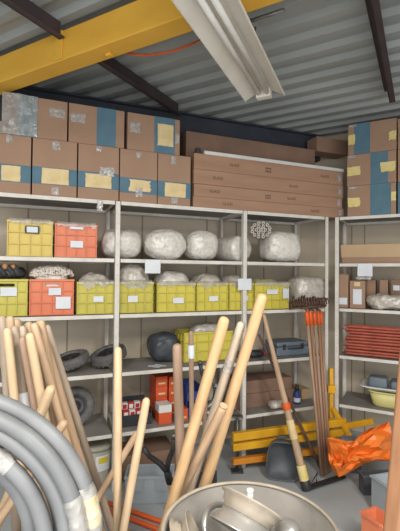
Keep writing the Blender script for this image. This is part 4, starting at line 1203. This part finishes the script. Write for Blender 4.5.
c = at_Y(222, 527, 1.46)
bm = new()
ptsr = [Vector((math.cos(2 * PI * k / 48) * .072, math.sin(2 * PI * k / 48) * .072, 0)) for k in range(48)]
tube(bm, ptsr, .0105, 12, closed=True)
o = obj('metal_ring', bm, 'rim_silver', None, c); o.rotation_mode = 'QUATERNION'; o.rotation_quaternion = Vector((.45, -.55, .6)).to_track_quat('Z', 'Y')
tag(o, 'round silver ring inside the drum left of the tilted rim', 'ring')
rim('small silver wheel rim low at the front of the drum', 306, 564, 1.26, (.15, -.25, .95), .085, .06, 'rim_silver', 'rim_silver')
pl = at_Y(250, 500, 1.31)
th = thing('plastic_plug', 'small white plastic plug on the tilted rim', 'plug', pl)
bm = new(); lathe(bm, [(0, -.004), (.010, -.004), (.010, .024), (.0085, .026), (0, .026)], 18); obj('body', bm, 'white_plastic', th)
bm = new(); lathe(bm, [(0, .0265), (.0115, .0265), (.0115, .034), (.009, .036), (0, .036)], 18); obj('cap', bm, 'white_plastic', th)
c = at_Y(287, 529, 1.40)
bm = new(); lathe(bm, [(0, .022), (.02, .020), (.034, .012), (.042, 0), (.042, -.004), (.036, -.004), (.02, .012), (0, .015)], 36)
o = obj('hub_cap', bm, 'rim_silver', None, c, (.35, -.25, 0)); tag(o, 'shiny domed hub cap right of the tilted rim in the drum', 'hub cap')

# ------------------------------------------------------------------ hose coil
HC = at_Y(-48, 537, 1.05)
th = thing('hose_coil', 'large coil of thick smooth grey hose at the bottom left', 'hose', (HC.x, HC.y, HC.z))
loops = [(.366, 0.0, 0, 0), (.366, 0.0, 0, 0), (.340, -.030, -.001, 0), (.328, .014, -.003, -.003), (.308, -.024, -.003, -.003), (.286, .012, -.006, -.006), (.268, -.028, -.014, -.012), (.250, .020, -.05, -.03)]
NPL = 96
pts = []
NL = len(loops)
for k in range((NL - 1) * NPL + 1):
    f_ = k / NPL; i = min(int(f_), NL - 2); s = f_ - i
    # switch from one loop to the next in the lower left, out of view
    s2 = max(0, min(1, (s - .0) / .25)); s2 = s2 * s2 * (3 - 2 * s2)
    A, B = loops[i], loops[i + 1]
    v = [A[j] + (B[j] - A[j]) * s2 for j in range(4)] if i > 0 or True else A
    a_ = -PI * .95 + 2 * PI * s
    pts.append(Vector((v[0] * math.cos(a_) + v[2], v[1], v[0] * math.sin(a_) + v[3])))
bm = new(); tube(bm, pts, .0205, 14); obj('tube', bm, 'hose', th)
def around(i, a0, a1, r_, nm, mm, n=14):
    A = loops[i]; pp = [Vector((A[0] * math.cos(a) + A[2], A[1], A[0] * math.sin(a) + A[3])) for a in [a0 + (a1 - a0) * k / 6 for k in range(7)]]
    bm = new(); tube(bm, pp, [r_ + .0012 * ((k * 7) % 3 - 1) for k in range(7)], n, cap=False); obj(nm, bm, mm, th)
around(1, .03, .38, .0245, 'tape_wrap', 'tape'); around(1, .10, .30, .0225, 'paper_label', 'yellow_label'); around(2, .05, .36, .0235, 'tape_wrap', 'tape')
around(6, .86, 1.12, .0235, 'tape_wrap', 'tape'); around(5, .86, 1.05, .023, 'tape_wrap', 'tape')
around(3, .12, .30, .0235, 'tape_wrap', 'tape')
zb_ = HC.z - .366 - .0205
th = thing('support_drum', 'grey steel drum under the hose coil below the photo edge', 'drum', (HC.x - .02, HC.y - .02, 0))
bm = new(); lathe(bm, [(0, 0), (.26, 0), (.26, zb_ - .004), (.25, zb_ - .002), (0, zb_ - .002)], 48); obj('shell', bm, 'galv', th)

# ------------------------------------------------------------------ light
scene.view_settings.view_transform = 'Standard'
scene.view_settings.look = 'None'
scene.view_settings.gamma = 1
scene.view_settings.use_curve_mapping = False
scene.view_settings.exposure = EXPO
w = bpy.data.worlds.new('world'); scene.world = w; w.use_nodes = True
bg = w.node_tree.nodes['Background']; bg.inputs['Color'].default_value = (.92, .97, 1.0, 1); bg.inputs['Strength'].default_value = WORLD
def area(name, loc, rot, sx, sy, power, col=(1, 1, 1)):
    l = bpy.data.lights.new(name, 'AREA'); l.shape = 'RECTANGLE'; l.size = sx; l.size_y = sy; l.energy = power; l.color = col
    o = bpy.data.objects.new(name, l); C.objects.link(o); o.location = loc; o.rotation_euler = rot; return o
# daylight through the open workshop door behind the camera, and the lit battens back there
area('door_daylight', (.4, -2.6, 1.6), (PI / 2 + .22, 0, 0), 4.4, 2.8, DOOR, (.97, .98, 1))
area('batten_light', (-.9, -.6, 3.02), (0, 0, .45), .35, 1.6, BATTEN, (1, .97, .92))
area('batten_light', (1.2, -.4, 3.02), (0, 0, .45), .35, 1.6, BATTEN, (1, .97, .92))
